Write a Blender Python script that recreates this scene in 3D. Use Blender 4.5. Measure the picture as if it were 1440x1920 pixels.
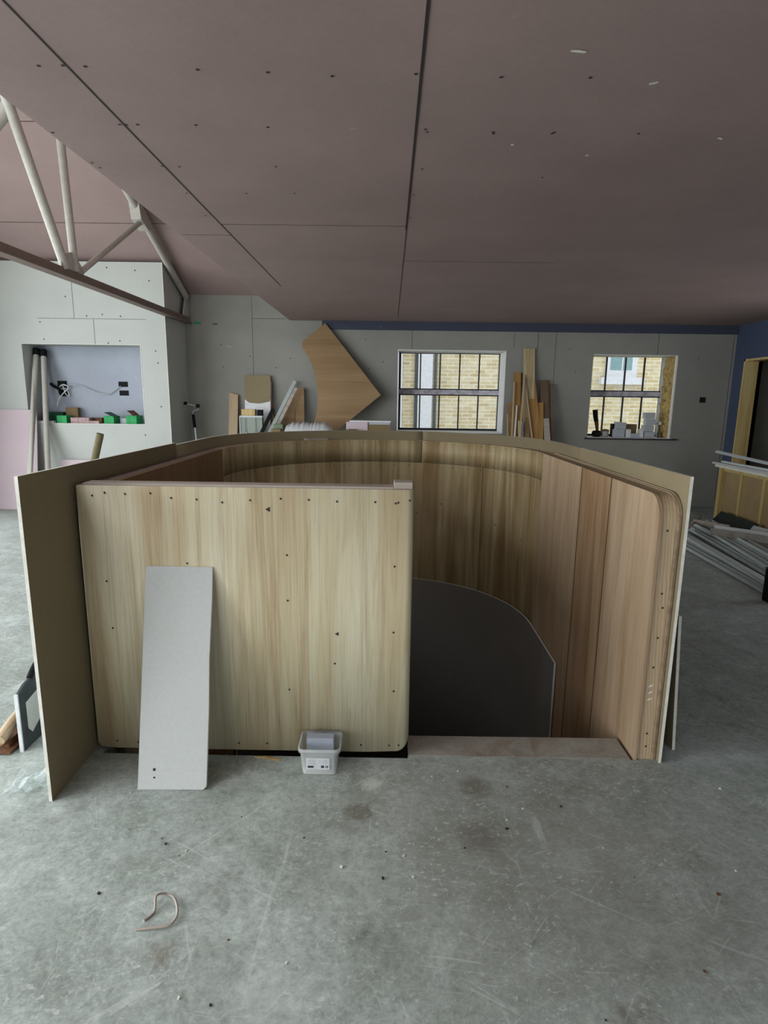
import bpy, bmesh, math, random
from mathutils import Matrix, Vector
random.seed(7)
PI = math.pi
for o in list(bpy.data.objects): bpy.data.objects.remove(o)
S = bpy.context.scene
C = S.collection

# ------------------------------------------------------------------ camera
F_PX, PITCH, ROLL, YAW = 1095.7, 0.192675, 0.013512, 0.006822
fw = Vector((-math.sin(YAW)*math.cos(PITCH), math.cos(YAW)*math.cos(PITCH), -math.sin(PITCH)))
rt = Vector((math.cos(YAW), math.sin(YAW), 0)); up = rt.cross(fw)
r2 = rt*math.cos(ROLL)+up*math.sin(ROLL); u2 = -rt*math.sin(ROLL)+up*math.cos(ROLL)
cam = bpy.data.cameras.new('camera'); co = bpy.data.objects.new('camera', cam); C.objects.link(co)
m = Matrix((r2, u2, -fw)).transposed().to_4x4(); m.translation = (0, 0, 1.5); co.matrix_world = m
cam.sensor_fit = 'VERTICAL'; cam.sensor_height = 36; cam.sensor_width = 27; cam.lens = F_PX/1920*36
cam.clip_start = .05; cam.clip_end = 200
S.camera = co

# ------------------------------------------------------------------ daylight and exposure
S.view_settings.view_transform = 'Standard'; S.view_settings.look = 'None'
S.view_settings.gamma = 1.0; S.view_settings.use_curve_mapping = False
S.view_settings.exposure = 0.0
w = bpy.data.worlds.new('overcast_sky'); S.world = w; w.use_nodes = True
bg = w.node_tree.nodes['Background']; bg.inputs[0].default_value = (0.86, 0.93, 1.0, 1); bg.inputs[1].default_value = 1.9
try:
    S.cycles.max_bounces = 8; S.cycles.diffuse_bounces = 3; S.cycles.transparent_max_bounces = 12
except Exception: pass

def area(name, loc, rot, sx, sy, power, col=(1, 1, 1)):
    l = bpy.data.lights.new(name, 'AREA'); l.shape = 'RECTANGLE'; l.size = sx; l.size_y = sy
    l.energy = power; l.color = col
    o = bpy.data.objects.new(name, l); C.objects.link(o); o.location = loc; o.rotation_euler = rot
    return o
# daylight standing outside the tall glazing on the left and behind the photographer, plus added fill lamps
area('daylight_left_glazing', (-5.95, .1, 1.75), (0, -PI/2, 0), 2.9, 4.8, 470, (0.93, 0.98, 1.0))
area('daylight_left_far_glazing', (-5.95, 4.6, 1.75), (0, -PI/2, 0), 2.9, 4.2, 210, (0.93, 0.98, 1.0))
area('added_light_right', (5.25, 5.3, 1.1), (0, PI/2, 0), 1.8, 1.9, 13, (0.93, 0.98, 1.0))  # added fill for the dark floor at right, no such window seen
area('daylight_rear_glazing', (-3.2, -3.05, 1.45), (PI/2, 0, 0), 4.0, 2.5, 88, (0.95, 0.98, 1.0))

area('added_light_rear_right', (3.25, -3.05, 1.25), (PI/2, 0, 0), 2.3, 2.1, 30, (0.93, 0.98, 1.0))  # added fill from the rear right, brightens the right-hand floor
area('added_light_roof', (-3.3, .9, 5.2), (0.431, 0, 0), 2.5, 1.9, 110, (0.95, 0.98, 1.0))  # added overhead fill for the floor and front panel, source unseen

# ------------------------------------------------------------------ materials
def srgb(r, g, b):
    f = lambda c: (c/255)/12.92 if c/255 <= .04045 else ((c/255+.055)/1.055)**2.4
    return (f(r), f(g), f(b), 1)
class NT:
    def __init__(s, name):
        s.m = bpy.data.materials.new(name); s.m.use_nodes = True; s.t = s.m.node_tree
        s.b = s.t.nodes['Principled BSDF']; s.tc = s.t.nodes.new('ShaderNodeTexCoord')
    def n(s, kind, **k):
        x = s.t.nodes.new('ShaderNode'+kind)
        for a, v in k.items():
            if a.startswith('i_'): x.inputs[a[2:].replace('_', ' ')].default_value = v
            else: setattr(x, a, v)
        return x
    def l(s, a, b): s.t.links.new(a, b)
    def coord(s, scale=(1, 1, 1), rot=(0, 0, 0), loc=(0, 0, 0)):
        mp = s.n('Mapping'); mp.inputs['Scale'].default_value = scale; mp.inputs['Rotation'].default_value = rot
        mp.inputs['Location'].default_value = loc
        s.l(s.tc.outputs['Object'], mp.inputs[0]); return mp.outputs[0]
    def dirc(s, ang, scale, loc=(0, 0, 0)):
        a = s.n('Mapping'); a.inputs['Rotation'].default_value = (0, 0, ang); a.inputs['Location'].default_value = loc; s.l(s.tc.outputs['Object'], a.inputs[0])
        b = s.n('Mapping'); b.inputs['Scale'].default_value = scale; s.l(a.outputs[0], b.inputs[0]); return b.outputs[0]
    def noise(s, vec, scale, detail=4, rough=.55, dist=0):
        x = s.n('TexNoise'); x.inputs['Scale'].default_value = scale; x.inputs['Detail'].default_value = detail
        x.inputs['Roughness'].default_value = rough; x.inputs['Distortion'].default_value = dist
        s.l(vec, x.inputs['Vector']); return x.outputs['Fac']
    def ramp(s, fac, stops):
        r = s.n('ValToRGB'); e = r.color_ramp.elements
        e[0].position, e[0].color = stops[0]; e[1].position, e[1].color = stops[-1]
        for p, c in stops[1:-1]:
            k = e.new(p); k.color = c
        s.l(fac, r.inputs[0]); return r.outputs[0]
    def mix(s, a, b, fac, mode='MIX'):
        x = s.n('Mix', data_type='RGBA', blend_type=mode)
        for v, i in ((a, 6), (b, 7), (fac, 0)):
            if isinstance(v, (tuple, float, int)): x.inputs[i].default_value = v
            else: s.l(v, x.inputs[i])
        return x.outputs[2]
    def bump(s, h, strength=.2, dist=.01):
        x = s.n('Bump'); x.inputs['Strength'].default_value = strength; x.inputs['Distance'].default_value = dist
        s.l(h, x.inputs['Height']); s.l(x.outputs[0], s.b.inputs['Normal'])
    def out(s, col, rough=.8, metal=0, spec=.3):
        if isinstance(col, tuple): s.b.inputs['Base Color'].default_value = col
        else: s.l(col, s.b.inputs['Base Color'])
        s.b.inputs['Roughness'].default_value = rough; s.b.inputs['Metallic'].default_value = metal
        s.b.inputs['Specular IOR Level'].default_value = spec
        return s.m
def g(v): return (v, v, v, 1)
M = {}
def plain(name, col, rough=.7, metal=0, var=.12, sc=25, spec=.3):
    t = NT(name); v = t.noise(t.coord(), sc, 3)
    r = t.ramp(v, [(.3, g(1-var)), (.7, g(1+var*.3))])
    M[name] = t.out(t.mix(col, r, 1.0, 'MULTIPLY'), rough, metal, spec); return M[name]
def board(name, col, var=.06, flecks=True):
    t = NT(name); v = t.noise(t.coord(), 1.6, 4, .6); v2 = t.noise(t.coord(), 60, 3)
    c = t.mix(col, t.ramp(v, [(.3, g(1-var)), (.7, g(1.0+var*.5))]), 1.0, 'MULTIPLY')
    c = t.mix(c, t.ramp(v2, [(.3, g(.95)), (.7, g(1.02))]), 1.0, 'MULTIPLY')
    if flecks:   # pale scuffs
        s = t.noise(t.coord((1, 4, 3), (.3, .5, .8)), 5, 3, .6, .6)
        c = t.mix(c, (.6, .57, .53, 1), t.ramp(s, [(.72, g(0)), (.80, g(.45))]))
    t.bump(v2, .08, .002)
    M[name] = t.out(c, .85, 0, .2); return M[name]
board('grey_plasterboard', (.46, .475, .445, 1))
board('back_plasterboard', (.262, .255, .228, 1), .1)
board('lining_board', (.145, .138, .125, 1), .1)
board('pink_plasterboard', (.325, .238, .222, 1), .10)
board('light_pink_plasterboard', (.56, .46, .49, 1), .05)
board('blue_plasterboard', (.06, .075, .125, 1), .1)
board('slate_plasterboard', (.055, .06, .088, 1), .1)
board('pale_blue_plasterboard', (.345, .372, .43, 1), .08)
board('brown_backing_paper', (.250, .203, .122, 1), .08)
board('card_grey', (.52, .53, .51, 1), .05, False)
plain('gypsum_edge', (.72, .70, .62, 1), .9, var=.15)
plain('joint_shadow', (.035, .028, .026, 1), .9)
plain('screw_dark', (.03, .028, .026, 1), .6)
plain('black_plastic', (.010, .011, .012, 1), .75, spec=.12)
plain('dark_grey_plastic', (.045, .055, .06, 1), .55, var=.3, sc=18)
plain('cream_paint', (.42, .40, .355, 1), .55, var=.12)
plain('chord_paint', (.20, .15, .125, 1), .6, var=.15)
plain('black_frame', (.015, .014, .016, 1), .4)
plain('rail_paint', (.55, .52, .57, 1), .5, var=.5, sc=12)
plain('white_paint', (.72, .73, .74, 1), .6)
plain('steel', (.74, .80, .80, 1), .42, .3, var=.1, sc=9)
plain('steel_dull', (.46, .53, .52, 1), .5, .3, var=.12, sc=9)
plain('green_card', (.02, .30, .085, 1), .6, var=.25, sc=12)
plain('dark_green_card', (.008, .07, .035, 1), .6, var=.3, sc=12)
plain('brown_card', (.20, .14, .07, 1), .8)
plain('pink_pack', (.45, .30, .30, 1), .6, var=.5, sc=30)
plain('white_plastic', (.66, .67, .68, 1), .4)
plain('grey_card', (.42, .44, .47, 1), .7)
plain('foam_fill', (.46, .33, .13, 1), .95, var=.6, sc=22)
plain('rust_brown', (.14, .06, .025, 1), .8, var=.5)
plain('olive_tube', (.13, .11, .055, 1), .8)
plain('insulation_green', (.17, .22, .14, 1), .8)
plain('black_membrane', (.018, .028, .026, 1), .5, var=.5, sc=14)
plain('insulation_board', (.36, .26, .13, 1), .85, var=.15, sc=6)

def wood(name, c_lo, c_mid, c_hi, axis='z', sc=1.0, contrast=1.0, blot=0.5, off=0):
    t = NT(name); st = {'z': (9, 9, .55), 'x': (.55, 9, 9), 'y': (9, .55, 9)}[axis]
    v = t.coord(tuple(a*sc for a in st), loc=(off, off*.7, off*.3))
    n1 = t.noise(v, 1.0, 6, .62, .9); n2 = t.noise(v, 5.5, 4, .6, .3)
    c = t.ramp(n1, [(.30, c_lo), (.47, c_mid), (.66, c_hi)])
    c = t.mix(c, t.ramp(n2, [(.3, g(.78)), (.62, g(1.05))]), .55*contrast, 'MULTIPLY')
    b = t.noise(t.coord((1.6, 1.6, .5) if axis == 'z' else (1, 1, 1), loc=(off, 3, off)), 1.5, 3, .5, .5)
    c = t.mix(c, t.ramp(b, [(.35, (.80, .70, .62, 1)), (.6, g(1.0))]), blot, 'MULTIPLY')
    t.bump(n2, .06, .002)
    M[name] = t.out(c, .6, 0, .35); return M[name]
def mk_ply():
    t = NT('pale_plywood')
    n1 = t.noise(t.coord((6.5, 6.5, .42), loc=(2.2, 0, .4)), 1.0, 5, .6, 1.2)
    n2 = t.noise(t.coord((34, 34, .9)), 1.0, 5, .65, .5); n3 = t.noise(t.coord((120, 120, 3.5)), 1.0, 3, .6)
    c = t.ramp(n1, [(.30, (.40, .285, .165, 1)), (.43, (.52, .43, .27, 1)), (.56, (.60, .54, .375, 1)), (.70, (.64, .585, .43, 1))])
    c = t.mix(c, t.ramp(n2, [(.30, (.72, .64, .56, 1)), (.46, g(.97)), (.65, g(1.06))]), .75, 'MULTIPLY')
    c = t.mix(c, t.ramp(n3, [(.32, (.82, .78, .72, 1)), (.5, g(1)), (.7, g(1.04))]), .7, 'MULTIPLY')
    st = t.noise(t.coord((5, 5, .7), loc=(7, 0, 3)), 1.3, 5, .7, 1.6)       # reddish resin streaks
    c = t.mix(c, (.40, .245, .13, 1), t.ramp(st, [(.60, g(0)), (.74, g(.6))]))
    t.bump(n3, .05, .002); M['pale_plywood'] = t.out(c, .6, 0, .3)
mk_ply()
wood('olive_plywood', (.235, .16, .07, 1), (.385, .30, .16, 1), (.53, .455, .285, 1), 'z', 1.1, 1.3, .8, 4)
wood('pink_plywood', (.31, .205, .12, 1), (.40, .288, .184, 1), (.45, .34, .23, 1), 'z', 1.5, 1.0, .6, 9)
wood('rusty_plywood', (.26, .155, .075, 1), (.35, .23, .13, 1), (.41, .29, .18, 1), 'z', 1.5, 1.0, .7, 21)
wood('red_plywood', (.20, .115, .06, 1), (.27, .155, .085, 1), (.32, .19, .10, 1), 'z', .8, .7, .4, 2)
wood('sheet_plywood', (.215, .13, .06, 1), (.265, .167, .08, 1), (.31, .205, .105, 1), 'x', .5, .6, .3, 6)
def mk_pine():
    t = NT('pine'); mp = t.n('Mapping'); mp.inputs['Rotation'].default_value = (0, .16, .3); mp.inputs['Scale'].default_value = (1, 1, .35); t.l(t.tc.outputs['Object'], mp.inputs[0])
    w_ = t.n('TexWave', wave_type='BANDS', bands_direction='X'); w_.inputs['Scale'].default_value = 26; w_.inputs['Distortion'].default_value = 5; w_.inputs['Detail'].default_value = 3; w_.inputs['Detail Scale'].default_value = .6
    t.l(mp.outputs[0], w_.inputs['Vector'])
    c = t.ramp(w_.outputs['Fac'], [(.1, (.43, .305, .185, 1)), (.5, (.47, .35, .22, 1)), (.9, (.50, .385, .25, 1))])
    n2 = t.noise(t.coord((80, 80, 3)), 1.0, 3, .6); c = t.mix(c, t.ramp(n2, [(.3, g(.82)), (.65, g(1.04))]), .7, 'MULTIPLY')
    M['pine'] = t.out(c, .65, 0, .3)
mk_pine()
wood('shade_pine', (.36, .24, .11, 1), (.43, .31, .16, 1), (.48, .36, .2, 1), 'z', 1.2, .8, .2, 5)
wood('new_pine', (.42, .29, .10, 1), (.52, .39, .16, 1), (.60, .47, .22, 1), 'z', 1.2, .8, .2, 5)
wood('orange_timber', (.26, .13, .035, 1), (.35, .19, .06, 1), (.42, .25, .10, 1), 'z', 1.2, .8, .3, 8)
wood('dark_timber', (.07, .045, .025, 1), (.11, .07, .04, 1), (.15, .10, .06, 1), 'z', 1.2, .8, .3, 12)
wood('ply_edge', (.22, .16, .10, 1), (.33, .24, .155, 1), (.42, .33, .22, 1), 'y', 1.5, 1, .2)
wood('grey_timber', (.30, .25, .20, 1), (.40, .34, .29, 1), (.46, .41, .36, 1), 'x', 1.0, .8, .2)

STAINS = ((-.095, 1.90, .11, (.13, .12, .09, 1), .20, .36, .75), (.36, 2.06, .13, (.14, .13, .10, 1), .20, .38, .7), (.34, 1.79, .17, (.14, .12, .10, 1), .22, .42, .6), (-.60, 1.33, .10, (.16, .13, .10, 1), .24, .42, .6),
          (-.045, 2.06, .10, (.60, .61, .56, 1), .25, .42, .7), (1.05, 1.42, .28, (.22, .23, .21, 1), .22, .5, .35), (.62, 1.70, .22, (.48, .51, .49, 1), .26, .5, .3), (1.35, 2.3, .3, (.55, .58, .57, 1), .25, .5, .3), (-.30, 1.22, .28, (.58, .61, .59, 1), .25, .5, .35))
def mk_concrete():
    t = NT('concrete'); v = t.coord()
    big = t.noise(v, .55, 5, .6, .4); mid = t.noise(v, 4.2, 10, .72, .6); fine = t.noise(v, 38, 5, .7)
    c = t.ramp(big, [(.30, (.31, .34, .312, 1)), (.5, (.375, .412, .385, 1)), (.72, (.43, .47, .445, 1))])
    c = t.mix(c, t.ramp(mid, [(.30, (.62, .62, .59, 1)), (.43, (.85, .86, .84, 1)), (.54, g(1.0)), (.68, (1.25, 1.26, 1.25, 1))]), 1.0, 'MULTIPLY')
    c = t.mix(c, t.ramp(fine, [(.28, g(.72)), (.5, g(1)), (.72, g(1.22))]), .9, 'MULTIPLY')
    n12 = t.noise(v, 14, 10, .75, .4); n13 = t.noise(t.coord(loc=(3, 1, 0)), 90, 4, .7)
    c = t.mix(c, t.ramp(n12, [(.30, (.68, .67, .64, 1)), (.44, g(.92)), (.55, g(1.02)), (.70, (1.24, 1.25, 1.24, 1))]), .85, 'MULTIPLY')
    c = t.mix(c, t.ramp(n13, [(.3, g(.80)), (.5, g(1)), (.72, g(1.18))]), .8, 'MULTIPLY')
    # darker patch in front of the stair opening
    mp = t.coord((.85, 1.0, 1), loc=(-.45, -1.72, 0)); gr = t.n('TexGradient', gradient_type='SPHERICAL'); t.l(mp, gr.inputs[0])
    pn = t.noise(v, 3.4, 6, .7, .5); ad = t.n('Math', operation='MULTIPLY'); t.l(gr.outputs['Fac'], ad.inputs[0]); t.l(pn, ad.inputs[1])
    c = t.mix(c, (.20, .195, .165, 1), t.ramp(ad.outputs[0], [(.10, g(0)), (.40, g(.62))]))
    # local stains and plaster splashes
    for k, (sx, sy, r, col, lo, hi, am) in enumerate(STAINS):
        mp = t.n('Mapping'); mp.inputs['Location'].default_value = (-sx/r, -sy/r, 0); mp.inputs['Scale'].default_value = (1/r, 1/r, 1); t.l(t.tc.outputs['Object'], mp.inputs[0])
        gr = t.n('TexGradient', gradient_type='SPHERICAL'); t.l(mp.outputs[0], gr.inputs[0])
        nn = t.noise(t.coord(loc=(k*1.7, k, 0)), 30, 7, .75, .6); mu = t.n('Math', operation='MULTIPLY'); t.l(gr.outputs['Fac'], mu.inputs[0]); t.l(nn, mu.inputs[1])
        c = t.mix(c, col, t.ramp(mu.outputs[0], [(lo, g(0)), (hi, g(am))]))
    # brown stains
    st = t.noise(t.coord(loc=(5, 2, 0)), 2.1, 5, .72, .3)
    c = t.mix(c, (.13, .115, .095, 1), t.ramp(st, [(.62, g(0)), (.72, g(.6))]))
    fl = t.noise(t.coord((1, 1.3, 1), loc=(2, 7, 0)), 52, 4, .6, .8); fm = t.noise(t.coord(loc=(1, 4, 0)), 3, 4, .6)
    c = t.mix(c, (.62, .65, .63, 1), t.mix(t.ramp(fl, [(.56, g(0)), (.70, g(.75))]), t.ramp(fm, [(.40, g(.15)), (.62, g(1))]), 1.0, 'MULTIPLY'))
    # fine pale scratches in many directions
    for k, (rz, sc, th, w_) in enumerate(((.5, 26, .655, 1.8), (-.9, 34, .66, 2.2), (1.6, 22, .655, 1.6), (2.5, 42, .66, 2.4), (.1, 52, .66, 2.2), (-.35, 70, .65, 2.6), (1.1, 60, .655, 2.4))):
        s = t.noise(t.dirc(rz, (.13, w_, 1), (k*3.1, k, 0)), sc*.55, 3, .6, .9)
        c = t.mix(c, (.64, .67, .65, 1), t.ramp(s, [(th, g(0)), (th+.07, g(.30))]))
    for k, (rz, sc, th) in enumerate(((.9, 18, .66), (-.4, 26, .67))):     # darker scuffs
        s = t.noise(t.dirc(rz, (.2, 1.8, 1), (k*2.3+9, k, 0)), sc*.55, 4, .65, .9)
        c = t.mix(c, (.22, .225, .205, 1), t.ramp(s, [(th, g(0)), (th+.07, g(.35))]))
    # swirling trowel marks
    vo = t.noise(v, 1.4, 2, .5, 3.5); w1 = t.n('Math', operation='PINGPONG'); w1.inputs[1].default_value = .018; t.l(vo, w1.inputs[0])
    c = t.mix(c, (.50, .53, .51, 1), t.ramp(w1.outputs[0], [(.0, g(.16)), (.0035, g(0))]))
    # white specks
    vx = t.n('TexVoronoi'); vx.inputs['Scale'].default_value = 11; t.l(v, vx.inputs['Vector'])
    wn = t.noise(v, 1.7, 2)
    sp = t.ramp(vx.outputs['Distance'], [(.03, g(1)), (.06, g(0))]); sm = t.ramp(wn, [(.50, g(0)), (.6, g(1))])
    c = t.mix(c, (.62, .64, .62, 1), t.mix(sp, sm, 1.0, 'MULTIPLY'))
    t.bump(fine, .12, .003)
    r = t.ramp(mid, [(.3, g(.5)), (.7, g(.72))]); t.l(r, t.b.inputs['Roughness'])
    t.l(c, t.b.inputs['Base Color']); t.b.inputs['Specular IOR Level'].default_value = .35
    M['concrete'] = t.m
mk_concrete()
def mk_lip():
    t = NT('dusty_board'); v = t.coord(); n = t.noise(v, 7, 6, .65, .5); n2 = t.noise(v, 60, 4)
    c = t.ramp(n, [(.3, (.21, .165, .13, 1)), (.5, (.30, .275, .235, 1)), (.7, (.36, .34, .30, 1))])
    c = t.mix(c, t.ramp(n2, [(.3, g(.85)), (.7, g(1.1))]), .8, 'MULTIPLY')
    M['dusty_board'] = t.out(c, .75)
mk_lip()
def mk_brick():
    t = NT('stock_brick'); mp = t.coord(rot=(PI/2, 0, 0))
    b = t.n('TexBrick', offset=.5); t.l(mp, b.inputs['Vector'])
    b.inputs['Color1'].default_value = (.55, .43, .20, 1); b.inputs['Color2'].default_value = (.68, .60, .38, 1)
    b.inputs['Mortar'].default_value = (.74, .70, .58, 1); b.inputs['Scale'].default_value = 1.0
    b.inputs['Mortar Size'].default_value = .009; b.inputs['Brick Width'].default_value = .225; b.inputs['Row Height'].default_value = .075
    b.inputs['Bias'].default_value = .0
    n = t.noise(t.coord((1, 1, 3)), 3.0, 5, .7); c = t.mix(b.outputs['Color'], t.ramp(n, [(.3, (.72, .68, .62, 1)), (.6, g(1.05))]), .8, 'MULTIPLY')
    M['stock_brick'] = t.out(c, .9)
mk_brick()
def mk_glass(name, tint, alpha, rough=.1):
    t = NT(name); t.b.inputs['Base Color'].default_value = tint; t.b.inputs['Roughness'].default_value = rough
    t.b.inputs['Alpha'].default_value = alpha; t.b.inputs['Specular IOR Level'].default_value = .5
    M[name] = t.m
mk_glass('window_glass', (.9, .95, .97, 1), .07, .03)
mk_glass('clear_tub', (.62, .64, .62, 1), .50, .25)
mk_glass('clear_film', (.70, .80, .80, 1), .30, .15)
mk_glass('thin_film', (.75, .8, .78, 1), .12, .1)
mk_glass('bundle_film', (.66, .68, .70, 1), .62, .2)
plain('far_glass', (.22, .36, .36, 1), .15, var=.15)

# ------------------------------------------------------------------ mesh helpers
class MB:
    def __init__(s): s.v = []; s.f = []; s.mi = []; s.sm = []
    def add(s, vs, fs, mi=0, M_=None, smooth=False):
        b = len(s.v)
        s.v += [tuple(M_ @ Vector(p)) if M_ else tuple(p) for p in vs]
        for f in fs: s.f.append([b+i for i in f]); s.mi.append(mi); s.sm.append(smooth)
        return s
    def box(s, x0, x1, y0, y1, z0, z1, mi=0, M_=None, side=None):
        """side: dict face-> slot, faces: -x +x -y +y -z +z"""
        vs = [(x, y, z) for x in (x0, x1) for y in (y0, y1) for z in (z0, z1)]
        fs = [(0, 1, 3, 2), (4, 6, 7, 5), (0, 4, 5, 1), (2, 3, 7, 6), (0, 2, 6, 4), (1, 5, 7, 3)]
        b = len(s.v); s.v += [tuple(M_ @ Vector(p)) if M_ else p for p in vs]
        for k, f in zip(('-x', '+x', '-y', '+y', '-z', '+z'), fs):
            s.f.append([b+i for i in f]); s.mi.append((side or {}).get(k, mi)); s.sm.append(False)
        return s
    def prism(s, pts, axis, a0, a1, mi=0, M_=None, cap=None, smooth=False):
        """polygon pts (2d) extruded along axis from a0 to a1"""
        def P(p, a): return {'x': (a, p[0], p[1]), 'y': (p[0], a, p[1]), 'z': (p[0], p[1], a)}[axis]
        n = len(pts); vs = [P(p, a0) for p in pts]+[P(p, a1) for p in pts]
        b = len(s.v); s.v += [tuple(M_ @ Vector(p)) if M_ else p for p in vs]
        c0, c1 = (mi, mi) if cap is None else cap
        s.f.append([b+i for i in range(n)][::-1]); s.mi.append(c0); s.sm.append(False)
        s.f.append([b+n+i for i in range(n)]); s.mi.append(c1); s.sm.append(False)
        for i in range(n):
            j = (i+1) % n; s.f.append([b+i, b+j, b+n+j, b+n+i]); s.mi.append(mi); s.sm.append(smooth)
        return s
    def tube(s, path, r, n=12, mi=0, M_=None, r1=None, cap=True):
        P = [Vector(p) for p in path]; rings = []
        for i, p in enumerate(P):
            d = (P[min(i+1, len(P)-1)]-P[max(i-1, 0)]).normalized()
            a = Vector((0, 0, 1)) if abs(d.z) < .9 else Vector((1, 0, 0))
            u = d.cross(a).normalized(); v = d.cross(u)
            rr = r if r1 is None else r+(r1-r)*i/(len(P)-1)
            rings.append([p+(u*math.cos(2*PI*k/n)+v*math.sin(2*PI*k/n))*rr for k in range(n)])
        vs = [q for R in rings for q in R]; fs = []
        for i in range(len(P)-1):
            for k in range(n): fs.append((i*n+k, i*n+(k+1) % n, (i+1)*n+(k+1) % n, (i+1)*n+k))
        s.add(vs, fs, mi, M_, True)
        if cap: s.add(rings[0], [tuple(range(n))[::-1]], mi, M_); s.add(rings[-1], [tuple(range(n))], mi, M_)
        return s
    def lathe(s, prof, cx, cy, n=24, mi=0, M_=None):
        vs = [(cx+r*math.cos(2*PI*k/n), cy+r*math.sin(2*PI*k/n), z) for r, z in prof for k in range(n)]
        fs = [(i*n+k, i*n+(k+1) % n, (i+1)*n+(k+1) % n, (i+1)*n+k) for i in range(len(prof)-1) for k in range(n)]
        return s.add(vs, fs, mi, M_, True)
    def disc(s, c, r, nrm, mi=0, n=8, M_=None):
        nv = Vector(nrm).normalized(); a = Vector((0, 0, 1)) if abs(nv.z) < .9 else Vector((1, 0, 0))
        u = nv.cross(a).normalized(); v = nv.cross(u); c = Vector(c)
        return s.add([c+(u*math.cos(2*PI*k/n)+v*math.sin(2*PI*k/n))*r for k in range(n)], [tuple(range(n))], mi, M_)
def build(name, mb, mats, parent=None, mat=None, origin=None, bevel=0, seg=2, recalc=True):
    if not isinstance(mats, (list, tuple)): mats = [mats]
    vs = [Vector(v) for v in mb.v]
    if parent is None and mat is None and origin is None:
        xs = [v.x for v in vs]; ys = [v.y for v in vs]; zs = [v.z for v in vs]
        origin = Vector(((min(xs)+max(xs))/2, (min(ys)+max(ys))/2, min(zs)))
    if parent is not None and parent.get('_world'): origin = Vector(parent['_world'])
    origin = Vector(origin) if origin is not None else Vector((0, 0, 0))
    me = bpy.data.meshes.new(name); me.from_pydata([v-origin for v in vs], [], mb.f); me.update()
    for k in mats: me.materials.append(M[k])
    for p, i, sm in zip(me.polygons, mb.mi, mb.sm): p.material_index = i; p.use_smooth = sm
    if recalc:
        bm = bmesh.new(); bm.from_mesh(me); bmesh.ops.recalc_face_normals(bm, faces=bm.faces); bm.to_mesh(me); bm.free()
    o = bpy.data.objects.new(name, me); C.objects.link(o)
    if parent is not None: o.parent = parent
    elif mat is not None: o.matrix_world = mat
    else: o.location = origin
    if bevel:
        b = o.modifiers.new('bevel', 'BEVEL'); b.width = bevel; b.segments = seg; b.limit_method = 'ANGLE'; b.angle_limit = .6
    return o
def tag(o, label, cat, group=None, kind=None):
    o['label'] = label; o['category'] = cat
    if group: o['group'] = group
    if kind: o['kind'] = kind
    return o
def struct(name, mb, mats, origin=(0, 0, 0), **k):
    o = build(name, mb, mats, origin=origin, **k); o['kind'] = 'structure'; return o
def thing(name, loc, label, cat, group=None, mat=None):
    o = bpy.data.objects.new(name, None); C.objects.link(o); o.empty_display_size = .1
    if mat is not None: o.matrix_world = mat
    else: o.location = loc; o['_world'] = tuple(loc)
    return tag(o, label, cat, group)
def lean(x, y, z, h, dy, yaw=0, roll=0):
    return Matrix.Translation((x, y, z)) @ Matrix.Rotation(yaw, 4, 'Z') @ Matrix.Rotation(-math.asin(max(-1, min(1, dy/h))), 4, 'X') @ Matrix.Rotation(roll, 4, 'Y')
def arc(cx, cy, r, a0, a1, n): return [(cx+r*math.cos(a0+(a1-a0)*i/n), cy+r*math.sin(a0+(a1-a0)*i/n)) for i in range(n+1)]
def ribbon(mb, path, t, z0, z1, inner=0, outer=0, edge=0):
    """a sheet bent along a plan path; thickness t to the left of travel; slots for the right face, left face and edges"""
    n = len(path); P = [Vector((p[0], p[1], 0)) for p in path]; Q = []
    for i, p in enumerate(P):
        d = (P[min(i+1, n-1)]-P[max(i-1, 0)]).normalized(); Q.append(p+Vector((-d.y, d.x, 0))*t)
    vs = [(p.x, p.y, z) for z in (z0, z1) for p in P]+[(p.x, p.y, z) for z in (z0, z1) for p in Q]
    A, B, A2, B2 = 0, n, 2*n, 3*n
    for i in range(n-1):
        for f, mi in (((A+i, A+i+1, B+i+1, B+i), inner), ((A2+i, B2+i, B2+i+1, A2+i+1), outer), ((B+i, B+i+1, B2+i+1, B2+i), edge), ((A+i, A2+i, A2+i+1, A+i+1), edge)):
            mb.f.append([len(mb.v)+k for k in f]); mb.mi.append(mi); mb.sm.append(mi != edge and n > 3)
    for i in (0, n-1):
        mb.f.append([len(mb.v)+k for k in (A+i, B+i, B2+i, A2+i)]); mb.mi.append(edge); mb.sm.append(False)
    mb.v += vs; return mb

# ================================================================== THE SETTING
CX, CY, RI = -.04, 4.03, 1.11            # the stair enclosure's rounded end
XL, XR = -1.15, 1.065                    # inner faces of its long sides
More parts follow.
